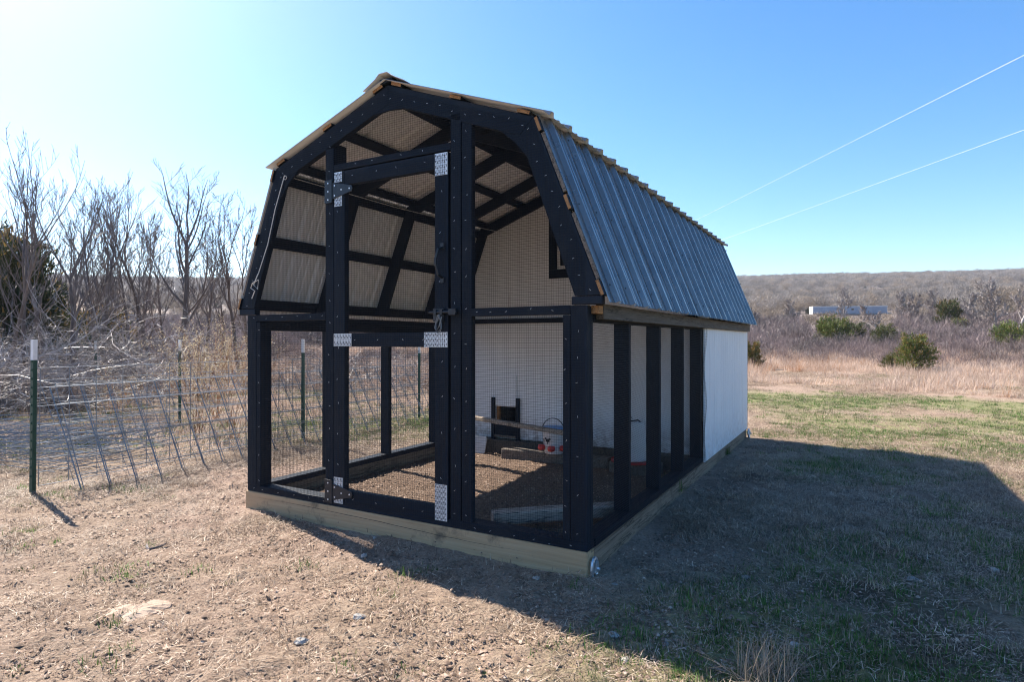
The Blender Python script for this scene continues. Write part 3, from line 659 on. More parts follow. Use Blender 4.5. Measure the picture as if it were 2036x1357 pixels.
for k, (dx, dy, dz) in enumerate(((0, 0, 0), (.012, .012, .008), (-.02, .05, .015), (-.12, .11, .03))):
    wire_panel('cattle_panel', ['bluish wire panel leaning on the fence, frontmost with its foot in the dirt', 'leaning wire panel pressed flat behind the frontmost leaning one', 'third of the nested wire panels leaning on the fence', 'hindmost leaning wire panel, farthest from the coop'][k],
        'cattle panel', (-3.22+dx, 4.56+dy, dz*.3), 4.67-.05*k, (0, .0), (-.402+dx, .764+dz), r=.0036 if k == 0 else .0021, group='wire panels leaning on the fence', seed=2+k)
fb = wire_panel('wire_fence', 'farther wire fence crossing the brush at the left, ending at a white-tipped post', 'fence', (-4.36, 8.0, 0), 6, (0, .08), (0, .95), rows=(0, .14, .28, .42, .56, .7, .87), seed=4)
fb.rotation_euler = (0, 0, math.radians(52)); tpost(fb, 0, 0, 1.14); tpost(fb, 0, 3, 1.12); tpost(fb, 0, 6, 1.12)
for k in range(6):
    p = wire_panel('cattle_panel', ['lowest wire panel of the flat stack lying left of the near post', 'second wire panel from the bottom of the flat stack', 'third wire panel from the bottom of the flat stack', 'fourth wire panel from the bottom of the flat stack', 'wire panel just below the top of the flat stack', 'topmost wire panel of the flat stack lying left of the near post'][k],
        'cattle panel', (-3.72+.05*k, 5.0+.03*k, 0), 2.6, (0, .05+.035*k), (1.15, .10+.05*k), vs=.2, group='wire panels stacked flat on the ground', seed=20+k, sag=.05, rows=(0, .1, .2, .32, .45, .6, .74, .86))
    p.rotation_euler = (0, 0, math.radians(70+4*k))
m = MB(); m.beam((-6.3, 6.0, .2), (-4.72, 5.62, .2), .035, .02); m.beam((-6.3, 6.0, .188), (-4.72, 5.62, .188), .006, .03)
tag(m.build('metal_post', MGPOST, None), 'loose green metal post lying on the stacked wire panels at the left edge', 'post')

# ------------------------------------------------------------------ the coop
Z0 = .12
coop = thing('chicken_coop', 'black framed gambrel coop with wire mesh run, ribbed metal roof and white rear siding', 'chicken coop', (OO[0], OO[1], 0), RZ)
def part(mb, name, mats, bevel=.003, parent=coop, **kw): return mb.build(name, mats, parent, bevel, **kw)
def bx(name, mats, *a, bevel=.003, parent=coop, ends=None):
    m = MB(); m.box(*a, ends=ends); return part(m, name, mats, bevel, parent)
# skids
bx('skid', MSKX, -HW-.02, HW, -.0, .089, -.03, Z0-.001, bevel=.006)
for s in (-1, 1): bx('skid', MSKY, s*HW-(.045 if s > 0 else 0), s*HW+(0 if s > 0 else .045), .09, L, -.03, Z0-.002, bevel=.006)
bx('cross_board', MFAS, -HW+.05, HW-.05, LR-.05, LR-.012, -.02, .16); bx('skid', MSKX, -HW+.05, HW-.05, L-.09, L-.001, -.03, Z0-.003)
m = MB(); xs_ = np.linspace(-HW+.05, HW-.25, 26); rs = random.Random(8)
m.tube([(x_, .0005, .075-.012*math.sin(x_*2.2)+rs.gauss(0, .0012)) for x_ in xs_], [.0005+.0016*math.sin(PI*i_/25)*rs.uniform(.6, 1) for i_ in range(26)], 4); m.build('crack', MDARK, coop)
# sills
bx('sill_plate', MBX, -HW, HW, .001, .09, Z0, Z0+.042)
for s in (-1, 1): 
    a, b_ = sorted((s*(HW+.004), s*(HW-.085))); bx('sill_plate', MBY, a, b_, .092, LR+.05, Z0, Z0+.04)
# corner posts and studs
for s in (-1, 1):
    a, b_ = sorted((s*HW, s*(HW-.087))); bx('corner_post', MBV, a, b_, .0, .038, Z0+.042, 1.29)
    a, b_ = sorted((s*(HW-.089), s*(HW-.128))); bx('corner_post', MBV, a, b_, .001, .089, Z0+.042, 1.245)
    a, b_ = sorted((s*(HW-.002), s*(HW-.089))); bx('corner_post', MBV, a, b_, .04, .078, Z0+.042, 1.25)
    for yy in ((.61, 1.22, 1.83, LR-.02) if s > 0 else (.655, 1.31, 1.98, LR-.04)):
        a, b_ = sorted((s*(HW-.002), s*(HW-.091))); bx('stud', MBV, a, b_, yy, yy+.038, Z0+.04, 1.245)
# rail across the front, top plates
for a, b_ in ((-HW+.089, -.495), (.567, HW-.089)): bx('rail', MBX, a, b_, -.001, .088, 1.25, 1.292)
for s in (-1, 1):
    a, b_ = sorted((s*HW, s*(HW-.087))); bx('top_plate', [MBY, MGRY], a, b_, .04, L, 1.25, 1.288)
    a, b_ = sorted((s*(HW+.075), s*(HW-.08))); bx('top_plate', MBX, a, b_, -.004, .036, 1.293, 1.332)
    a, b_ = sorted((s*(HW+.045), s*(HW+.003))); bx('fascia_board', MFAS, a, b_, .10, L-.05, 1.225, 1.30)
    bx('rafter_block', MORW, *sorted((s*(HW+.002), s*(HW+.042))), .04, .098, 1.25, 1.29)
# gambrel geometry
OUT = [(-1.29, 1.335), (-.935, 2.235), (0, 2.583), (.935, 2.235), (1.29, 1.335)]
def offset(poly, d):
    res = []
    for i, p in enumerate(poly):
        n_ = Vector((0, 0))
        segs = [s for s in ((i-1, i), (i, i+1)) if s[0] >= 0 and s[1] < len(poly)]; ns = []
        for a, b_ in segs:
            t_ = Vector((poly[b_][0]-poly[a][0], poly[b_][1]-poly[a][1])).normalized(); ns.append(Vector((t_.y, -t_.x)))
        if len(ns) == 1: q = Vector(p)+ns[0]*d
        else:
            bis = (ns[0]+ns[1]).normalized(); q = Vector(p)+bis*(d/bis.dot(ns[0]))
        res.append((q.x, q.y))
    return res
INN = offset(OUT, .105); INN[0] = (-1.155, 1.335); INN[4] = (1.155, 1.335)
IN2 = offset(OUT, .089); IN2[0] = (-1.175, 1.335); IN2[4] = (1.175, 1.335)
rows_y = [0, .655, 1.31, 1.98, LR+.002]
for k, yy in enumerate(rows_y+[3.2, 4.0, L-.04]):
    inn_ = INN if k == 0 else IN2
    for q in range(4):
        m = MB(); m.prism([OUT[q], OUT[q+1], inn_[q+1], inn_[q]], yy, yy+.038); part(m, 'rafter', MBX if q in (1, 2) else MBV)
    if k == 0:
        for q in (1, 2, 3):     # gusset plates in the knees
            c = Vector(inn_[q]); a = c+(Vector(inn_[q-1])-c).normalized()*.12; b_ = c+(Vector(inn_[q+1])-c).normalized()*.12
            mid = (a+b_)/2*.8+c*.2; o_ = Vector(OUT[q])*.5+c*.5
            m = MB(); m.prism([tuple(a), tuple(o_), tuple(b_), (b_*.5+mid*.5)[:], tuple(mid), (a*.5+mid*.5)[:]], yy+.003 if k == 0 else yy+.04, yy+.016 if k == 0 else yy+.052); part(m, 'gusset', MBX, .001)
# purlins with raw ends
def slope_pt(q, t, off): 
    a = Vector(OUT[q]); b_ = Vector(OUT[q+1]); d_ = (b_-a).normalized(); n_ = Vector((-d_.y, d_.x)); p = a.lerp(b_, t)+n_*off; return p, d_, n_
for q, ts in ((0, (.035, .50, .945)), (1, (.06, .5, .93)), (2, (.07, .5, .94)), (3, (.055, .5, .965))):
    for t_ in ts:
        p, d_, n_ = slope_pt(q, t_, .001); m = MB(); a, b_ = p-d_*.038, p+d_*.038; c_, e_ = b_+n_*.017, a+n_*.017
        m.hexa([(a.x, -.012, a.y), (b_.x, -.012, b_.y), (b_.x, L+.02, b_.y), (a.x, L+.02, a.y), (e_.x, -.012, e_.y), (c_.x, -.012, c_.y), (c_.x, L+.02, c_.y), (e_.x, L+.02, e_.y)], 0, {2: 1, 4: 1})
        part(m, 'purlin', [MBY, MORW], .001)
# raw edge strips beside the front rafters on the lower slopes
for q in (0, 3):
    for t0, t1 in ((.10, .44), (.56, .92)):
        p0, d_, n_ = slope_pt(q, t0, .002); p1, _, _ = slope_pt(q, t1, .002); m = MB()
        m.prism([tuple(p0), tuple(p1), tuple(p1+n_*.017), tuple(p0+n_*.017)], .004, .034); part(m, 'edge_strip', MGRY, .001)
# ribbed roof sheets
def sheet(A_, B_, y0, y1, bowed=0, phase=0):
    A_ = Vector(A_); B_ = Vector(B_); d_ = (B_-A_).normalized(); n_ = Vector((-d_.y, d_.x)); 
    if n_.y < 0: n_ = -n_
    prof = [(y0, 0)]; k = 0
    base = [(0, 0), (.016, .022), (.036, .022), (.052, 0), (.098, 0), (.106, .006), (.116, .006), (.124, 0), (.158, 0), (.166, .006), (.176, .006), (.184, 0)]
    while True:
        for a, h_ in base:
            yy = y0+k*.2286+a+.075 if (k or a) else y0+.075
            if yy > y1: break
            prof.append((yy, h_))
        else: k += 1; continue
        break
    prof.append((y1, 0))
    m = MB(); n = len(prof)
    for off in (0, -.0022):
        for P_ in (A_, A_.lerp(B_, .5), B_):
            for yy, h_ in prof: q = P_+n_*(h_+off); m.v.append((q.x, yy, q.y))
    fl = (B_.x-A_.x) > 0
    for i in range(n-1):
        for r_ in (0, 1):
            a = r_*n+i; u = (a, a+1, a+n+1, a+n); u = u if not fl else u[::-1]
            m.face(u, 0); lo = tuple(3*n+j for j in u[::-1]); m.face(lo, 1)
        m.face((i, 3*n+i, 3*n+i+1, i+1), 0); m.face((2*n+i, 2*n+i+1, 5*n+i+1, 5*n+i), 0)
    for i in (0, n-1):
        for r_ in (0, 1): m.face((r_*n+i, (r_+1)*n+i, (3+r_+1)*n+i, (3+r_)*n+i), 0)
    return m.build('roof_sheet', [MROOF, MUND], coop)
def off_pt(q, t, off):
    p, _, _ = slope_pt(q, t, off); return (p.x, p.y)
for s in (0, 1):
    for k in range(6):
        y0 = -.035+k*.8145*1.0; y0 = -.035+k*.9144*.9; y0 = -.035 + k*.9144; y1 = min(y0+.9144+.045, L+.06)
        if y1-y0 < .1: continue
        z_ = .0006*(k % 2)
        if s == 0: sheet(off_pt(0, -.045, .021+z_), off_pt(0, 1.0, .021+z_), y0+.03, y1+.0); sheet(off_pt(1, -.06, .030+z_), off_pt(1, 1.01, .021+z_), y0, y1)
        else: sheet(off_pt(3, 1.045, .021+z_), off_pt(3, .0, .021+z_), y0+.05, y1+.0); sheet(off_pt(2, 1.06, .030+z_), off_pt(2, -.01, .021+z_), y0, y1)
# screws on the right lower slope and cap
m = MB()
for t_ in (.05, .5, .95):
    for k in range(22):
        yy = .10+k*.2286
        p, d_, n_ = slope_pt(3, t_, .024); m.lathe([(.009, -.004), (.009, .0), (.005, .006)], 0, 0, 6)
        c0 = len(m.v)-18
        for i in range(c0, len(m.v)):
            a, b_, c_ = m.v[i]; m.v[i] = (p.x+d_.x*a+n_.x*c_, yy+b_, p.y+d_.y*a+n_.y*c_)
kind(m.build('screws', MDARK, coop), 'stuff')
m = MB()
cap = [(-.15, 2.562), (-.06, 2.61), (-.03, 2.636), (.03, 2.636), (.06, 2.612), (.15, 2.566)]
m.prism(cap+[(x, z-.003) for x, z in reversed(cap)], -.045, L+.06, 0); part(m, 'ridge_cap', [MUND], 0)
m = MB(); m.prism([(-.05, 2.587), (.05, 2.589), (.045, 2.612), (-.045, 2.612)], -.02, L); part(m, 'ridge_board', [MBY, MORW], .002)
# jambs, header
bx('jamb', MBV, -.495, -.428, .0, .038, Z0+.042, 2.29); bx('jamb', MBV, -.485, -.447, .04, .128, Z0+.042, 2.33)
bx('jamb', MBV, .434, .499, .0, .038, Z0+.042, 2.335); bx('jamb', MBV, .503, .566, .004, .042, Z0+.042, 2.32)
bx('header', MBX, -.427, .433, .002, .036, 2.147, 2.187)
# ------------------------------------------------------------------ door
door = bx('door', MBX, -.331, .331, -.004, .034, 2.052, 2.138)          # top rail carries the leaf
for s in (-1, 1): a, b_ = sorted((s*.333, s*.42)); bx('stile', MBV, a, b_, -.004, .034, .143, 2.138, parent=door)
bx('rail', MBX, -.331, .331, -.003, .033, 1.086, 1.168, parent=door); bx('rail', MBX, -.331, .331, -.004, .034, .143, .229, parent=door)
def nail_plate(x0, x1, z0, z1):
    m = MB(); y = -.0075; m.box(x0, x1, y, y+.003, z0, z1, 0)
    nx = max(3, int((x1-x0)/.0115)); nz = max(2, int((z1-z0)/.026))
    for i in range(nx):
        for j in range(nz):
            cx = x0+(i+.5)*(x1-x0)/nx; cz = z0+(j+.5+(.0 if i % 2 else .25)-.12)*(z1-z0)/nz
            m.box(cx-.002, cx+.002, y-.0012, y, cz-.0065, cz+.005, 1)
    m.build('nail_plate', [MPLATE, MSLOT], door)
for a in ((.335, .418, 2.015, 2.135), (-.415, -.352, 1.93, 2.06), (-.418, -.275, 1.088, 1.164), (.262, .418, 1.086, 1.168), (-.418, -.345, .145, .30), (.335, .415, .15, .345), (-.415, -.352, 2.075, 2.135)): nail_plate(*a)
def hinge(z):
    m = MB(); y0 = -.013; m.box(-.49, -.433, y0, y0+.004, z-.07, z+.07)
    m.prism([(-.425, z-.05), (-.425, z+.05), (-.27, z+.018), (-.262, z), (-.27, z-.018)], y0, y0+.004); m.tube([(-.429, y0, z-.07), (-.429, y0, z+.07)], .006, 8)
    m.build('hinge', MIRON, door, .001)
    m = MB()
    for x_, z_ in ((-.46, .05), (-.46, 0), (-.46, -.05), (-.405, .03), (-.405, -.03), (-.35, .0), (-.285, 0)): m.lathe([(.005, y0-.003), (.005, y0)], x_, 0, 8, axis='y'); 
    k = 0
    for i_, (x_, z_) in enumerate(((-.46, .05), (-.46, 0), (-.46, -.05), (-.405, .03), (-.405, -.03), (-.35, .0), (-.285, 0))):
        for q in range(16): a, b_, c_ = m.v[i_*16+q]; m.v[i_*16+q] = (a, b_, c_+z+z_)
    m.build('hinge_screws', MSTAP, door)
hinge(2.025); hinge(.21)
m = MB(); m.tube([(.385, -.006, 1.46), (.385, -.045, 1.475), (.375, -.055, 1.53), (.375, -.055, 1.56), (.385, -.045, 1.61), (.385, -.006, 1.625)], .0075, 8)
m.box(.373, .397, -.012, -.006, 1.435, 1.465); m.box(.373, .397, -.012, -.006, 1.618, 1.648); m.build('handle', MIRON, door, smooth=False)
m = MB(); m.box(.33, .40, -.016, -.008, 1.225, 1.295); m.tube([(.31, -.022, 1.275), (.49, -.022, 1.275)], .008, 8); m.box(.345, .36, -.032, -.016, 1.262, 1.288); m.box(.385, .40, -.032, -.016, 1.262, 1.288); m.box(.44, .485, -.03, -.008, 1.258, 1.292)
m.build('bolt_latch', MIRON, door, .001)
m = MB(); m.tube([(.375, -.03, 1.26), (.36, -.03, 1.22), (.355, -.032, 1.19), (.375, -.035, 1.165), (.395, -.032, 1.185), (.392, -.03, 1.225), (.378, -.03, 1.262)], .0045, 8)
m.tube([(.40, -.034, 1.25), (.39, -.04, 1.20), (.37, -.04, 1.175), (.365, -.036, 1.21), (.385, -.034, 1.25)], .004, 8); tagc = m.build('snap_hook', MHOOK, door)
# ------------------------------------------------------------------ netting
PITCH = .0127; WR = .00062
def inside_z(x):                        # height of the outer frame line above x
    pts = OUT; return float(np.interp(x, [p[0] for p in pts], [p[1] for p in pts]))
def net(name, parent, x0, x1, z0, z1, y, gam=False, wav=.0015, seed=0):
    m = MB(); rs = random.Random(seed); n = int((x1-x0)/PITCH); r = WR
    def wire(a, b_, seg, vert):
        pts = []
        for i in range(seg+1):
            p = Vector(a).lerp(Vector(b_), i/seg)
            w_ = math.sin(p.x*9+seed)*math.cos(p.z*6+seed*2)*wav; e = math.sin(p.z*4.1+p.x*3+seed)*wav*.7
            pts.append((p.x+(e if vert else 0), p.y+w_-abs(wav), p.z+(0 if vert else e)))
        m.tube(pts, r, 4, cap=False)
    for i in range(n+1):
        x = x0+i*PITCH; top = min(z1, inside_z(x)-.03) if gam else z1
        if top-z0 > .02: wire((x, y, z0), (x, y, top), 8, True)
    nz = int((z1-z0)/PITCH)
    for j in range(nz+1):
        z = z0+j*PITCH; a, b_ = x0, x1
        if gam:
            xs = np.linspace(x0, x1, 200); ok = np.array([inside_z(x) > z+.03 for x in xs])
            if not ok.any(): continue
            a, b_ = xs[ok].min(), xs[ok].max()
        wire((a, y, z), (b_, y, z), 8, False)
    o = m.build(name, MNET, parent); kind(o, 'stuff'); return o
net('wire_mesh', coop, -1.205, -.432, Z0+.012, 2.6, -.002, True, .0012, 1)
net('wire_mesh', coop, .438, 1.205, Z0+.012, 2.6, -.002, True, .0012, 2)
net('wire_mesh', coop, -.432, .438, 2.155, 2.6, -.002, True, .0012, 3)
net('wire_mesh', door, -.412, .412, .15, 2.13, -.0085, False, .0008, 4)
def side_net(s, seed):
    m = MB(); y0, y1, z0, z1 = .02, LR+.06, Z0-.005, 1.275
    nv = int((y1-y0)/PITCH); nh = int((z1-z0)/PITCH)
    def off(y, z): return s*(HW+.006+.005*(1+math.sin(y*7+seed+z*2)*math.sin(z*5+y))+(.010*(1+math.sin(z*11+1)) if y > LR else 0))
    for i in range(nv+1):
        y = y0+i*PITCH; m.tube([(off(y, z), y+.003*math.sin(z*4+y*3), z) for z in np.linspace(z0, z1, 14)], WR, 4, cap=False)
    for j in range(nh+1):
        z = z0+j*PITCH; m.tube([(off(y, z), y, z+.006*math.sin(y*6+z*2)) for y in np.linspace(y0, y1, 40)], WR, 4, cap=False)
    kind(m.build('wire_mesh', MNET, coop), 'stuff')
side_net(1, 0); side_net(-1, 2)
# staples
m = MB(); rs = random.Random(3)
def staple(x, z, vert, y=-.009):
    a = rs.gauss(0, .5)+(PI/2 if vert else 0); dx, dz = math.cos(a)*.0052, math.sin(a)*.0052; m.beam((x-dx, y, z-dz), (x+dx, y, z+dz), .0011, .0011, (0, 1, 0))
for x_ in (-1.10, -.46, .462, .535, 1.11, 1.17):
    z = .2
    while z < min(1.28 if abs(x_) > 1 else 2.3, inside_z(x_)-.1): staple(x_+rs.gauss(0, .003), z, rs.random() < .5, -.0035); z += rs.uniform(.12, .2)
for x_ in (-.378, .378):
    z = .38
    while z < 1.95: staple(x_+rs.gauss(0, .006), z, True, -.011); z += rs.uniform(.12, .3)
for z_ in (Z0+.02, 1.272):
    x = -1.15
    while x < 1.15:
        if abs(x) > .5: staple(x, z_+rs.gauss(0, .004), False, -.0035)
        x += rs.uniform(.08, .16)
for z_ in (2.165, 2.10, 1.127, .185):
    for k in range(4): staple(-.25+k*.17+rs.gauss(0, .02), z_, False, -.0115)
for q in range(4):
    for k in range(11):
        p = Vector(OUT[q]).lerp(Vector(OUT[q+1]), (k+.5)/11); d_ = (Vector(OUT[q+1])-Vector(OUT[q])).normalized(); p = p+Vector((d_.y, -d_.x))*rs.uniform(.035, .075); staple(p.x, p.y, False, -.0035)
kind(m.build('staples', MSTAP, coop), 'stuff')
# ------------------------------------------------------------------ hen house walls
def siding(name, x, y0, y1, z0, z1, s, mt):
    m = MB(); y = y0; gp = .1016; xs = []
    while y < y1-.001:
        yn = min(y+gp, y1); m.box(*sorted((x, x+s*.012)), y+.001, yn-.004, z0, z1); m.box(*sorted((x, x+s*.009)), yn-.004, yn+.001, z0+.001, z1-.001); y = yn
    return m.build(name, mt, coop)
siding('siding_panel', HW-.001, LR+.07, L-.001, Z0-.01, 1.262, 1, MSID); siding('siding_panel', -HW+.001, LR+.07, L-.001, Z0-.01, 1.262, -1, MSID)
bx('corner_trim', MGRY, HW-.03, HW+.011, L, L+.015, Z0-.02, 1.27); bx('corner_trim', MGRY, -HW-.011, -HW+.03, L, L+.015, Z0-.02, 1.27)
m = MB()
for yy in (LR+.12, LR+.73, LR+1.34, LR+1.95, L-.04):
    for zz in np.linspace(.16, 1.22, 8): m.lathe([(.005, 0), (.004, .002)], HW+.0105, 0, 6, axis='x');         [m.v.__setitem__(i_, (m.v[i_][0], m.v[i_][1]+yy, m.v[i_][2]+zz)) for i_ in range(len(m.v)-12, len(m.v))]
kind(m.build('nail_heads', MGAL, coop), 'stuff')
# wall between run and hen house: pieces round the small door and the window
YW = LR+.045
def wallp(poly, mt, y=YW, t_=.014):
    m = MB(); m.prism(poly, y, y+t_); return m.build('wall_panel', mt, coop)
bz = .166; dx0, dx1, dz0, dz1 = -.775, -.535, .2, .478; wx0, wx1, wz0, wz1 = -.10, .17, 1.79, 2.20
wallp([(-1.2, bz), (dx0, bz), (dx0, 1.30), (-1.2, 1.30)], MSIDIN); wallp([(dx0, bz), (dx1, bz), (dx1, dz0), (dx0, dz0)], MSIDIN)
wallp([(dx0, dz1), (dx1, dz1), (dx1, 1.30), (dx0, 1.30)], MSIDIN); wallp([(dx1, bz), (.03, bz), (.03, 1.30), (dx1, 1.30)], MSIDIN); wallp([(.033, bz), (1.2, bz), (1.2, 1.30), (.033, 1.30)], MSIDIN)
wallp([(-1.27, 1.303), (wx0, 1.303), (wx0, 2.52), (-.93, 2.21)], MSID); wallp([(wx1, 1.303), (1.27, 1.303), (.93, 2.21), (wx1, 2.50)], MSID)
wallp([(wx0, 1.303), (wx1, 1.303), (wx1, wz0), (wx0, wz0)], MSID); wallp([(wx0, wz1), (wx1, wz1), (wx1, 2.50), (0, 2.56), (wx0, 2.52)], MSID)
m = MB(); m.prism([(-1.21, Z0), (1.21, Z0), (1.21, 1.29), (1.27, 1.30), (.93, 2.21), (0, 2.56), (-.93, 2.21), (-1.27, 1.30), (-1.21, 1.29)], L-.002, L+.012); m.build('wall_panel', MSID, coop)
bx('hen_house_floor', MGRY, -1.17, 1.17, YW+.02, L-.05, .122, .16)
# window
wf = bx('window', MWIN, wx0, wx1, YW-.01, YW+.012, wz0, wz0+.03, bevel=.002)
bx('frame', MWIN, wx0, wx1, YW-.01, YW+.012, wz1-.03, wz1, parent=wf); bx('frame', MWIN, wx0, wx0+.025, YW-.01, YW+.012, wz0+.03, wz1-.03, parent=wf); bx('frame', MWIN, wx1-.025, wx1, YW-.01, YW+.012, wz0+.03, wz1-.03, parent=wf)
bx('glazing_bar', MWIN, wx0+.025, wx1-.025, YW-.004, YW+.004, 1.945, 1.965, parent=wf, bevel=0); bx('glazing_bar', MWIN, .03, .042, YW-.003, YW+.003, wz0+.03, wz1-.03, parent=wf, bevel=0)
for a in ((wx0+.025, .03, wz0+.03, 1.945), (.042, wx1-.025, wz0+.03, 1.945), (wx0+.025, .03, 1.965, wz1-.03), (.042, wx1-.025, 1.965, wz1-.03)): bx('pane', MGLASS, a[0], a[1], YW-.0005, YW+.001, a[2], a[3], parent=wf, bevel=0)
tw = .085
for a in ((wx0-tw, wx1+tw, wz1+.002, wz1+.09), (wx0-tw, wx1+tw, wz0-.085, wz0-.002)): bx('window_trim', MBX, a[0], a[1], YW-.02, YW-.001, a[2], a[3])
for a in ((wx0-tw, wx0-.002), (wx1+.002, wx1+tw)): bx('window_trim', MBV, a[0], a[1], YW-.02, YW-.001, wz0-.001, wz1+.001)
# small hen door
for x_ in (-.81, -.5325): bx('door_guide', MBV, x_, x_+.034, YW-.032, YW-.001, .12, .565)
bx('door_jamb', MORW, dx0+.001, dx0+.03, YW+.016, YW+.05, dz0, dz1)
hd = bx('hen_door', MSIDIN, dx0+.002, dx1-.002, YW-.012, YW-.002, .482, .79, bevel=.001)
bx('threshold', MGRY, dx0, dx1, YW-.03, YW+.03, .178, .198)
bx('kick_board', MBY, dx0+.001, dx1-.001, YW-.02, YW-.006, .2, .30)
# framing behind: top plates seen over the left opening
bx('wall_plate', MBY, -HW+.004, -HW+.09, .095, LR, 1.19, 1.249); bx('wall_plate', MBY, HW-.09, HW-.004, .095, LR, 1.215, 1.249)
# inner ties
bx('tie_rail', MBX, -1.18, 1.18, LR-.002, LR+.036, 1.29, 1.335)
# skid rings
def ring(x, y, z, lab):
    m = MB(); pts = [(x+.006, y+.034*math.cos(a), z+.048*math.sin(a)) for a in np.linspace(0, 2*PI, 17)]; m.tube(pts, .0085, 6)
    m.box(x-.012, x+.022, y-.012, y+.016, z-.018, z+.03); m.tube([(x-.012, y, z), (x+.034, y, z)], .008, 6); m.build('tow_ring', MGAL, coop, smooth=False)
ring(HW+.012, .045, .035, ''); ring(HW+.03, L-.06, .06, '')
# ------------------------------------------------------------------ things in the run
def at(X, Y, z=0): a = world_of(X, Y); return (float(a[0]), float(a[1]), z)
pc = thing('perch', 'pale wooden roost bar set across the back of the mesh run', 'perch', at(0, 0, 0), RZ)
a, b_ = Vector((-.70, 1.86, .445)), Vector((.56, 1.36, .445)); m = MB(); m.beam(a, b_, .05, .032); m.build('bar', MPER, pc, .004)
for t_ in (.035, .97):
    q = a.lerp(b_, t_); m = MB(); m.beam((q.x, q.y, .02), (q.x, q.y, .428), .035, .035); m.build('leg', MBV, pc, .002)
m = MB(); m.box(-.39, .39, -.045, .045, 0, .075); q = at(.775, .60, .06)
o = m.build('timber', MBRICKW, None, .012); o.location = q; o.rotation_euler = (.05, 0, RZ+math.atan2(.52, .56)); tag(o, 'loose dusty timber lying just inside the front right corner of the run', 'timber')
o.data.materials[0] = MTIMB
m = MB(); m.box(-.52, .52, -.06, .06, 0, .10); o = m.build('timber', MGRY, None, .012); o.location = at(-.02, 2.25, .025); o.rotation_euler = (0, 0, RZ+.02); tag(o, 'brown timber laid along the foot of the inner white wall under the drinker', 'timber')
m = MB(); m.box(-.2, .2, -.1, .1, 0, .10); o = m.build('block', MGRY, None, .01); o.location = at(.75, 2.18, .025); o.rotation_euler = (0, 0, RZ); tag(o, 'low wooden block under the white bucket feeder', 'block')
# drinker bucket
bk = thing('drinker', 'small white poultry drinker with blue lid, black handle and red cups', 'drinker', at(-.01, 2.22, .125), RZ)
m = MB(); m.lathe([(.085, 0), (.088, .01), (.105, .20), (.108, .21)], n=24); m.build('bucket', MWHP, bk, smooth=True)
m = MB(); m.lathe([(.109, .205), (.112, .225), (.1, .235), (.03, .24)], n=24); m.build('lid', MBLUP, bk)
m = MB(); m.tube([(.108*math.cos(t), -.02, .2+.11*math.sin(t)) for t in np.linspace(0, PI, 14)], .004, 6); m.build('handle', MIRON, bk)
for a_ in (-2.4, -1.35, -.4):
    cx, cy = .105*math.cos(a_), .105*math.sin(a_); m = MB(); m.lathe([(.012, .03), (.03, .035), (.034, .055), (.03, .075), (.012, .08)], cx*1.12, cy*1.12, 12); m.build('cup', MRED, bk, smooth=True)
m = MB()     # printed hen mark, flat on the bucket
for xx, zz, rw, rh in ((0, .12, .022, .014), (-.02, .137, .01, .01), (.022, .135, .012, .008), (.0, .10, .004, .012), (-.05, .12, .008, .014)):
    k0 = len(m.v)
    for j in range(10): th = 2*PI*j/10; x_ = xx+rw*math.cos(th); z_ = zz+rh*math.sin(th); R_ = .0885+.0895*(z_/.21)*.2+.002; ang_ = -1.75+x_/R_; m.v.append((R_*math.cos(ang_)*1.01, R_*math.sin(ang_)*1.01, z_))
    m.face(tuple(range(k0, k0+10)))
m.build('printed_mark', MDARK, bk)
# feeder bucket
fk = thing('feeder', 'tall white bucket feeder with red tray against the inner wall, seen through the side mesh', 'feeder', at(.72, 2.18, .127), RZ)
m = MB(); m.lathe([(.17, 0), (.175, .012), (.172, .02), (.17, .008)], n=24); m.build('tray', MRED, fk)
m = MB(); m.lathe([(.125, .016), (.13, .03), (.10, .32), (.098, .33)], n=24); m.build('bucket', MWHP, fk, smooth=True)
m = MB(); m.tube([(-.1, 0, .31), (-.05, -.01, .34), (0, -.01, .335), (.05, -.01, .345), (.1, 0, .31)], .006, 6); m.build('handle', MIRON, fk)
hk = MB(); hk.tube([(0, 0, .35), (-.05, 0, .42), (-.10, .03, .48), (-.10, .05, .60), (-.10, .06, .66)], .003, 5); hk.box(-.106, -.094, .045, .06, .5, .55); hk.build('hanging_cord', MIRON, fk)
# plastic scoop / lid leaning on the wall
m = MB(); pr = [(-.062, 0), (.062, 0), (.078, .02), (.082, .15), (.07, .172), (-.06, .172), (-.075, .15), (-.078, .02)]; m.prism(pr, 0, .012); m.box(-.035, .035, -.004, .0, .10, .112, 0); m.box(-.035, .035, -.004, .0, .06, .068, 0)
o = m.build('plastic_lid', MWHP, None, .004); o.location = at(-.86, 2.28, .03); o.rotation_euler = (math.radians(-14), 0, RZ+.1); tag(o, 'rounded white plastic lid leaning against the inner wall at the left', 'lid')
# stake leaning at left jamb
m = MB(); m.box(-.02, .02, -.009, .009, 0, .20); o = m.build('stake', MPER, None, .002); o.location = at(-.525, .06, .163); o.rotation_euler = (0, 0, RZ); tag(o, 'short pale wooden stake standing on the sill left of the door', 'stake')
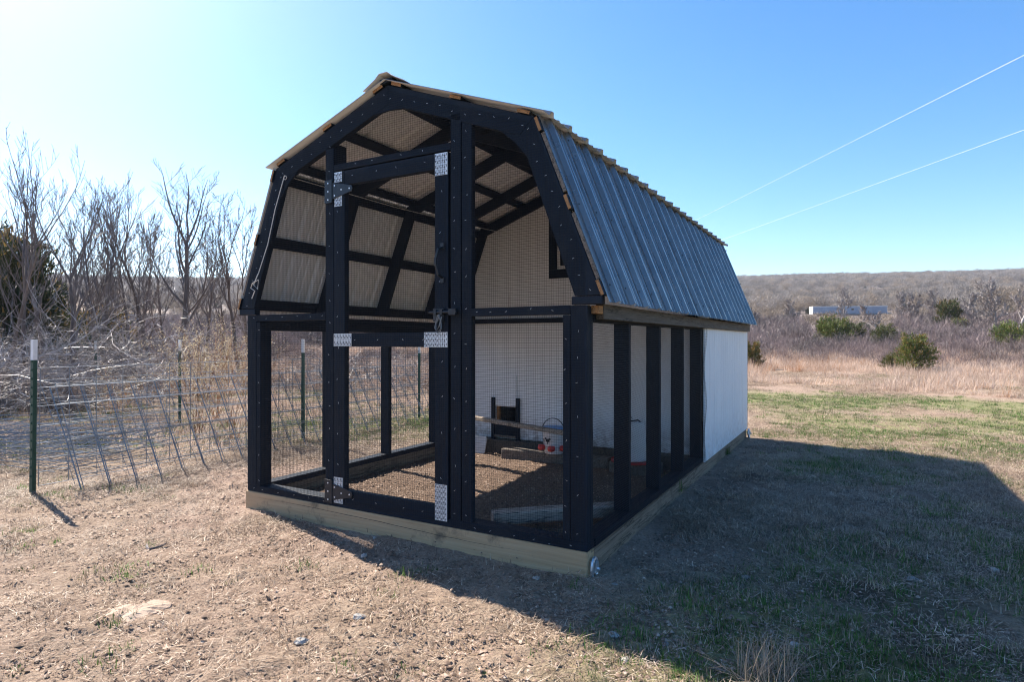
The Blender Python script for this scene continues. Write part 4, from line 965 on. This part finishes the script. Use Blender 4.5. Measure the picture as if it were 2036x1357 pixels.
# cord
m = MB(); m.tube([(-.845, -.012, 2.175), (-.93, -.014, 1.97), (-1.0, -.014, 1.75), (-1.09, -.016, 1.56)], .0028, 6)
m.tube([(-1.09, -.018, 1.56), (-1.125, -.025, 1.49), (-1.08, -.03, 1.46), (-1.07, -.03, 1.52), (-1.13, -.03, 1.50), (-1.16, -.02, 1.47), (-1.12, -.02, 1.45), (-1.15, -.02, 1.40)], .0035, 6)
m.tube([(-.845, -.012, 2.175), (-.8, .1, 2.16), (-.70, .9, 2.13), (-.66, 1.7, 2.14), (-.62, LR, 2.16)], .0025, 6)
m.tube([(-.84+.012*math.cos(a_), -.01, 2.16+.012*math.sin(a_)) for a_ in np.linspace(0, 2*PI, 9)], .002, 5)
o = m.build('pull_cord', MCORD, None); o.location = (OO[0], OO[1], 0); o.rotation_euler = (0, 0, RZ); tag(o, 'white knotted pull cord running down the left side of the coop front', 'cord')

# ------------------------------------------------------------------ ground bits
def gp(px, py): d = CAMH*1212/(py-678); return ((px-1018)/1212*d, d)
for k, (px, py, s_, lab) in enumerate([
 (713, 1234, .022, 'pale angular stone in the sunlit dirt below the door, nearer the coop'), (598, 1281, .024, 'grey stone low in the sunlit dirt left of centre'),
 (724, 1107, .02, 'flat pale stone in the shadow strip under the left half of the front skid'), (745, 1070, .014, 'tiny white stone touching the front skid below the door hinge'),
 (1483, 1149, .02, 'pale stone in the middle of the coop shadow'), (1977, 1140, .026, 'white stone at the right border in the shadow'),
 (1580, 1298, .016, 'small pale stone just above the fountain-shaped grass tuft'), (1814, 1158, .024, 'grey stone in the shadow left of the white one at the right border'),
 (1223, 1163, .012, 'small white stone right of the metal ring on the skid'), (1220, 1268, .02, 'grey stone in the shadow close to its lower sunlit edge'),
 (1323, 1276, .014, 'small grey stone right of the one by the shadow edge'), (1245, 1313, .018, 'stone in the sun just outside the lower shadow edge'), (1067, 1154, .018, 'flat white stone in the shade below the front right skid')]):
    rs = random.Random(k); x, y = gp(px, py); m = MB(); n1_ = 8
    for i_ in range(5):
        ph = PI*i_/4-PI/2
        for j_ in range(n1_): th = 2*PI*j_/n1_; q = rs.uniform(.75, 1.15); m.v.append((s_*math.cos(ph)*math.cos(th)*q*1.2+1e-4*j_, s_*math.cos(ph)*math.sin(th)*q, s_*.6*math.sin(ph)*q))
    for i_ in range(4):
        for j_ in range(n1_): a = i_*n1_+j_; a2 = i_*n1_+(j_+1) % n1_; m.face((a, a2, a2+n1_, a+n1_))
    o = m.build('stone', MSTONE, None); o.location = (x, y, hz(x, y)+s_*.25); o.rotation_euler = (0, 0, rs.random()*6); tag(o, lab, 'stone', 'small stones on the ground')
x0, y0 = gp(262, 1222); rs = random.Random(5); m = MB(); n_ = 26; ring_ = []
for j_ in range(n_): th = 2*PI*j_/n_; r_ = rs.uniform(.75, 1.2); ring_.append((.13*math.cos(th)*r_, .095*math.sin(th)*r_+.02*math.cos(th)))
k0 = 0
m.v += [(a*1.1, b_*1.1, -.02) for a, b_ in ring_]+[(a, b_, 0.0+rs.uniform(-.004, .004)) for a, b_ in ring_]+[(a*.5, b_*.5, .011+rs.uniform(-.003, .003)) for a, b_ in ring_]+[(0, 0, .012)]
for q in (0, 1):
    for j_ in range(n_): a = q*n_+j_; a2 = q*n_+(j_+1) % n_; m.face((a, a2, a2+n_, a+n_))
for j_ in range(n_): m.face((2*n_+j_, 2*n_+(j_+1) % n_, 3*n_))
o = m.build('flat_rock', MSLAB, None); o.location = (x0, y0, hz(x0, y0)-.005); o.rotation_euler = (0, 0, .3); tag(o, 'flat tan sandstone slab showing through the sunlit dirt at lower left', 'rock')
V, F, MI = blades(560, .10, .08, .2, .0028, 2.4, 3, 900, mixm=(5, 1), droop=.3)
o = link('grass_tuft', npmesh('grass_tuft', V, F, [MSTRAWB, MSTRAWD], MI)); x, y = gp(1525, 1365); o.location = (x, y, hz(x, y)-.01); tag(o, 'fountain-shaped tuft of dry grass at the bottom edge in the shadow', 'grass tuft')
V, F, MI = blades(220, .07, .06, .15, .0035, .9, 3, 901, mixm=(5, 1), droop=.3)
for px, py, lab in ((1330, 985, 'green grass clump growing against the right skid of the coop'), (1432, 905, 'green grass patch at the foot of the white siding')):
    o = link('grass_clump', npmesh('grass_clump', V, F, [MGRN, MSTRAW], MI)); x, y = gp(px, py); o.location = (x, y, hz(x, y)-.005); o.scale = (1.3, 1.3, .9); tag(o, lab, 'grass clump', 'green clumps beside the skid')
m = MB(); x0, y0 = gp(292, 1090); x1, y1 = gp(331, 1088); zz = hz(x0, y0)+.012
m.tube([(x0, y0, zz+.004), (x0+.02, y0-.03, zz), (x0*.5+x1*.5, y0-.06, zz), (x1-.01, y1-.02, zz+.004), (x1, y1, zz+.012)], [.006, .009, .008, .006, .003], 6)
tag(m.build('fallen_twig', MTWIG, None), 'short curved dead twig lying on the sunlit dirt', 'twig')

# ------------------------------------------------------------------ long trailer in the valley
td = 150; tx = (1690-1018)/1212*td; tz = hz(tx, td)
tr = thing('trailer', 'long white box trailer parked in the valley beyond the field', 'trailer', (tx, td, tz), math.radians(-7))
TL = 8.6; MTR = varied('trailer_skin', (.28, .31, .38), (.36, .39, .45), 1, .5, bmp=0); MTW = varied('trailer_white', (.7, .7, .7), (.8, .8, .8), 1, .5, bmp=0)
m = MB(); m.box(-TL, TL, 0, 2.6, .55, 2.2)
for k in range(30): m.box(-TL+.3+k*.57, -TL+.34+k*.57, -.03, 0, .6, 2.15)
m.build('body', MTR, tr); bx('rear_door', MTW, -TL-.06, -TL-.002, .05, 2.55, .45, 2.2, parent=tr, bevel=0); bx('roof', MTW, -TL-.05, TL+.05, -.05, 2.65, 2.202, 2.36, parent=tr, bevel=0)
bx('skirt', MTR, -TL+1.5, TL-1, .3, 2.3, .25, .549, parent=tr, bevel=0); bx('window', MGLASS, .3, .9, -.05, -.002, 1.4, 1.8, parent=tr, bevel=0); bx('hitch', MTW, TL+.05, TL+1.6, 1, 1.6, .5, .8, parent=tr, bevel=0)
for xx in (-TL+2.2, -TL+3.3, TL-1.8):
    for yy in (.1, 2.3): m = MB(); m.lathe([(.45, 0), (.48, .1), (.45, .25)], 0, 0, 14, axis='y'); o = m.build('wheel', MDARK, tr); o.location = (xx, yy-.05, .42)
# overhead cables
def cable(px, py, zc, lab):
    k = (zc-CAMH)/(678-py); p0 = Vector(((px-1018)*k, 1212*k, zc)); d_ = Vector((-53, 1212, 38))/1212
    pts = []
    for i_ in range(31): s_ = -12+i_*9.; pts.append(p0+d_*s_+Vector((0, 0, -.0006*(s_+12)*(258-s_)*.05)))
    m = MB(); m.tube(pts, .004, 6); tag(m.build('power_line', MCABLE, None), lab, 'cable', 'overhead cables')
cable(2036, 100, 7.0, 'upper overhead cable crossing the sky at the right'); cable(2036, 250, 6.2, 'lower overhead cable crossing the sky at the right')

# ------------------------------------------------------------------ air
hm = bpy.data.materials.new('air'); hm.use_nodes = True; t = hm.node_tree; t.nodes.clear()
out = t.nodes.new('ShaderNodeOutputMaterial'); pv = t.nodes.new('ShaderNodeVolumePrincipled'); pv.inputs['Density'].default_value = .00020; pv.inputs['Color'].default_value = (.85, .89, 1, 1); pv.inputs['Anisotropy'].default_value = .2
t.links.new(pv.outputs[0], out.inputs['Volume'])
hb = MB(); hb.box(-1500, 1500, -300, 1500, -6, 135); kind(hb.build('haze', hm), 'stuff')
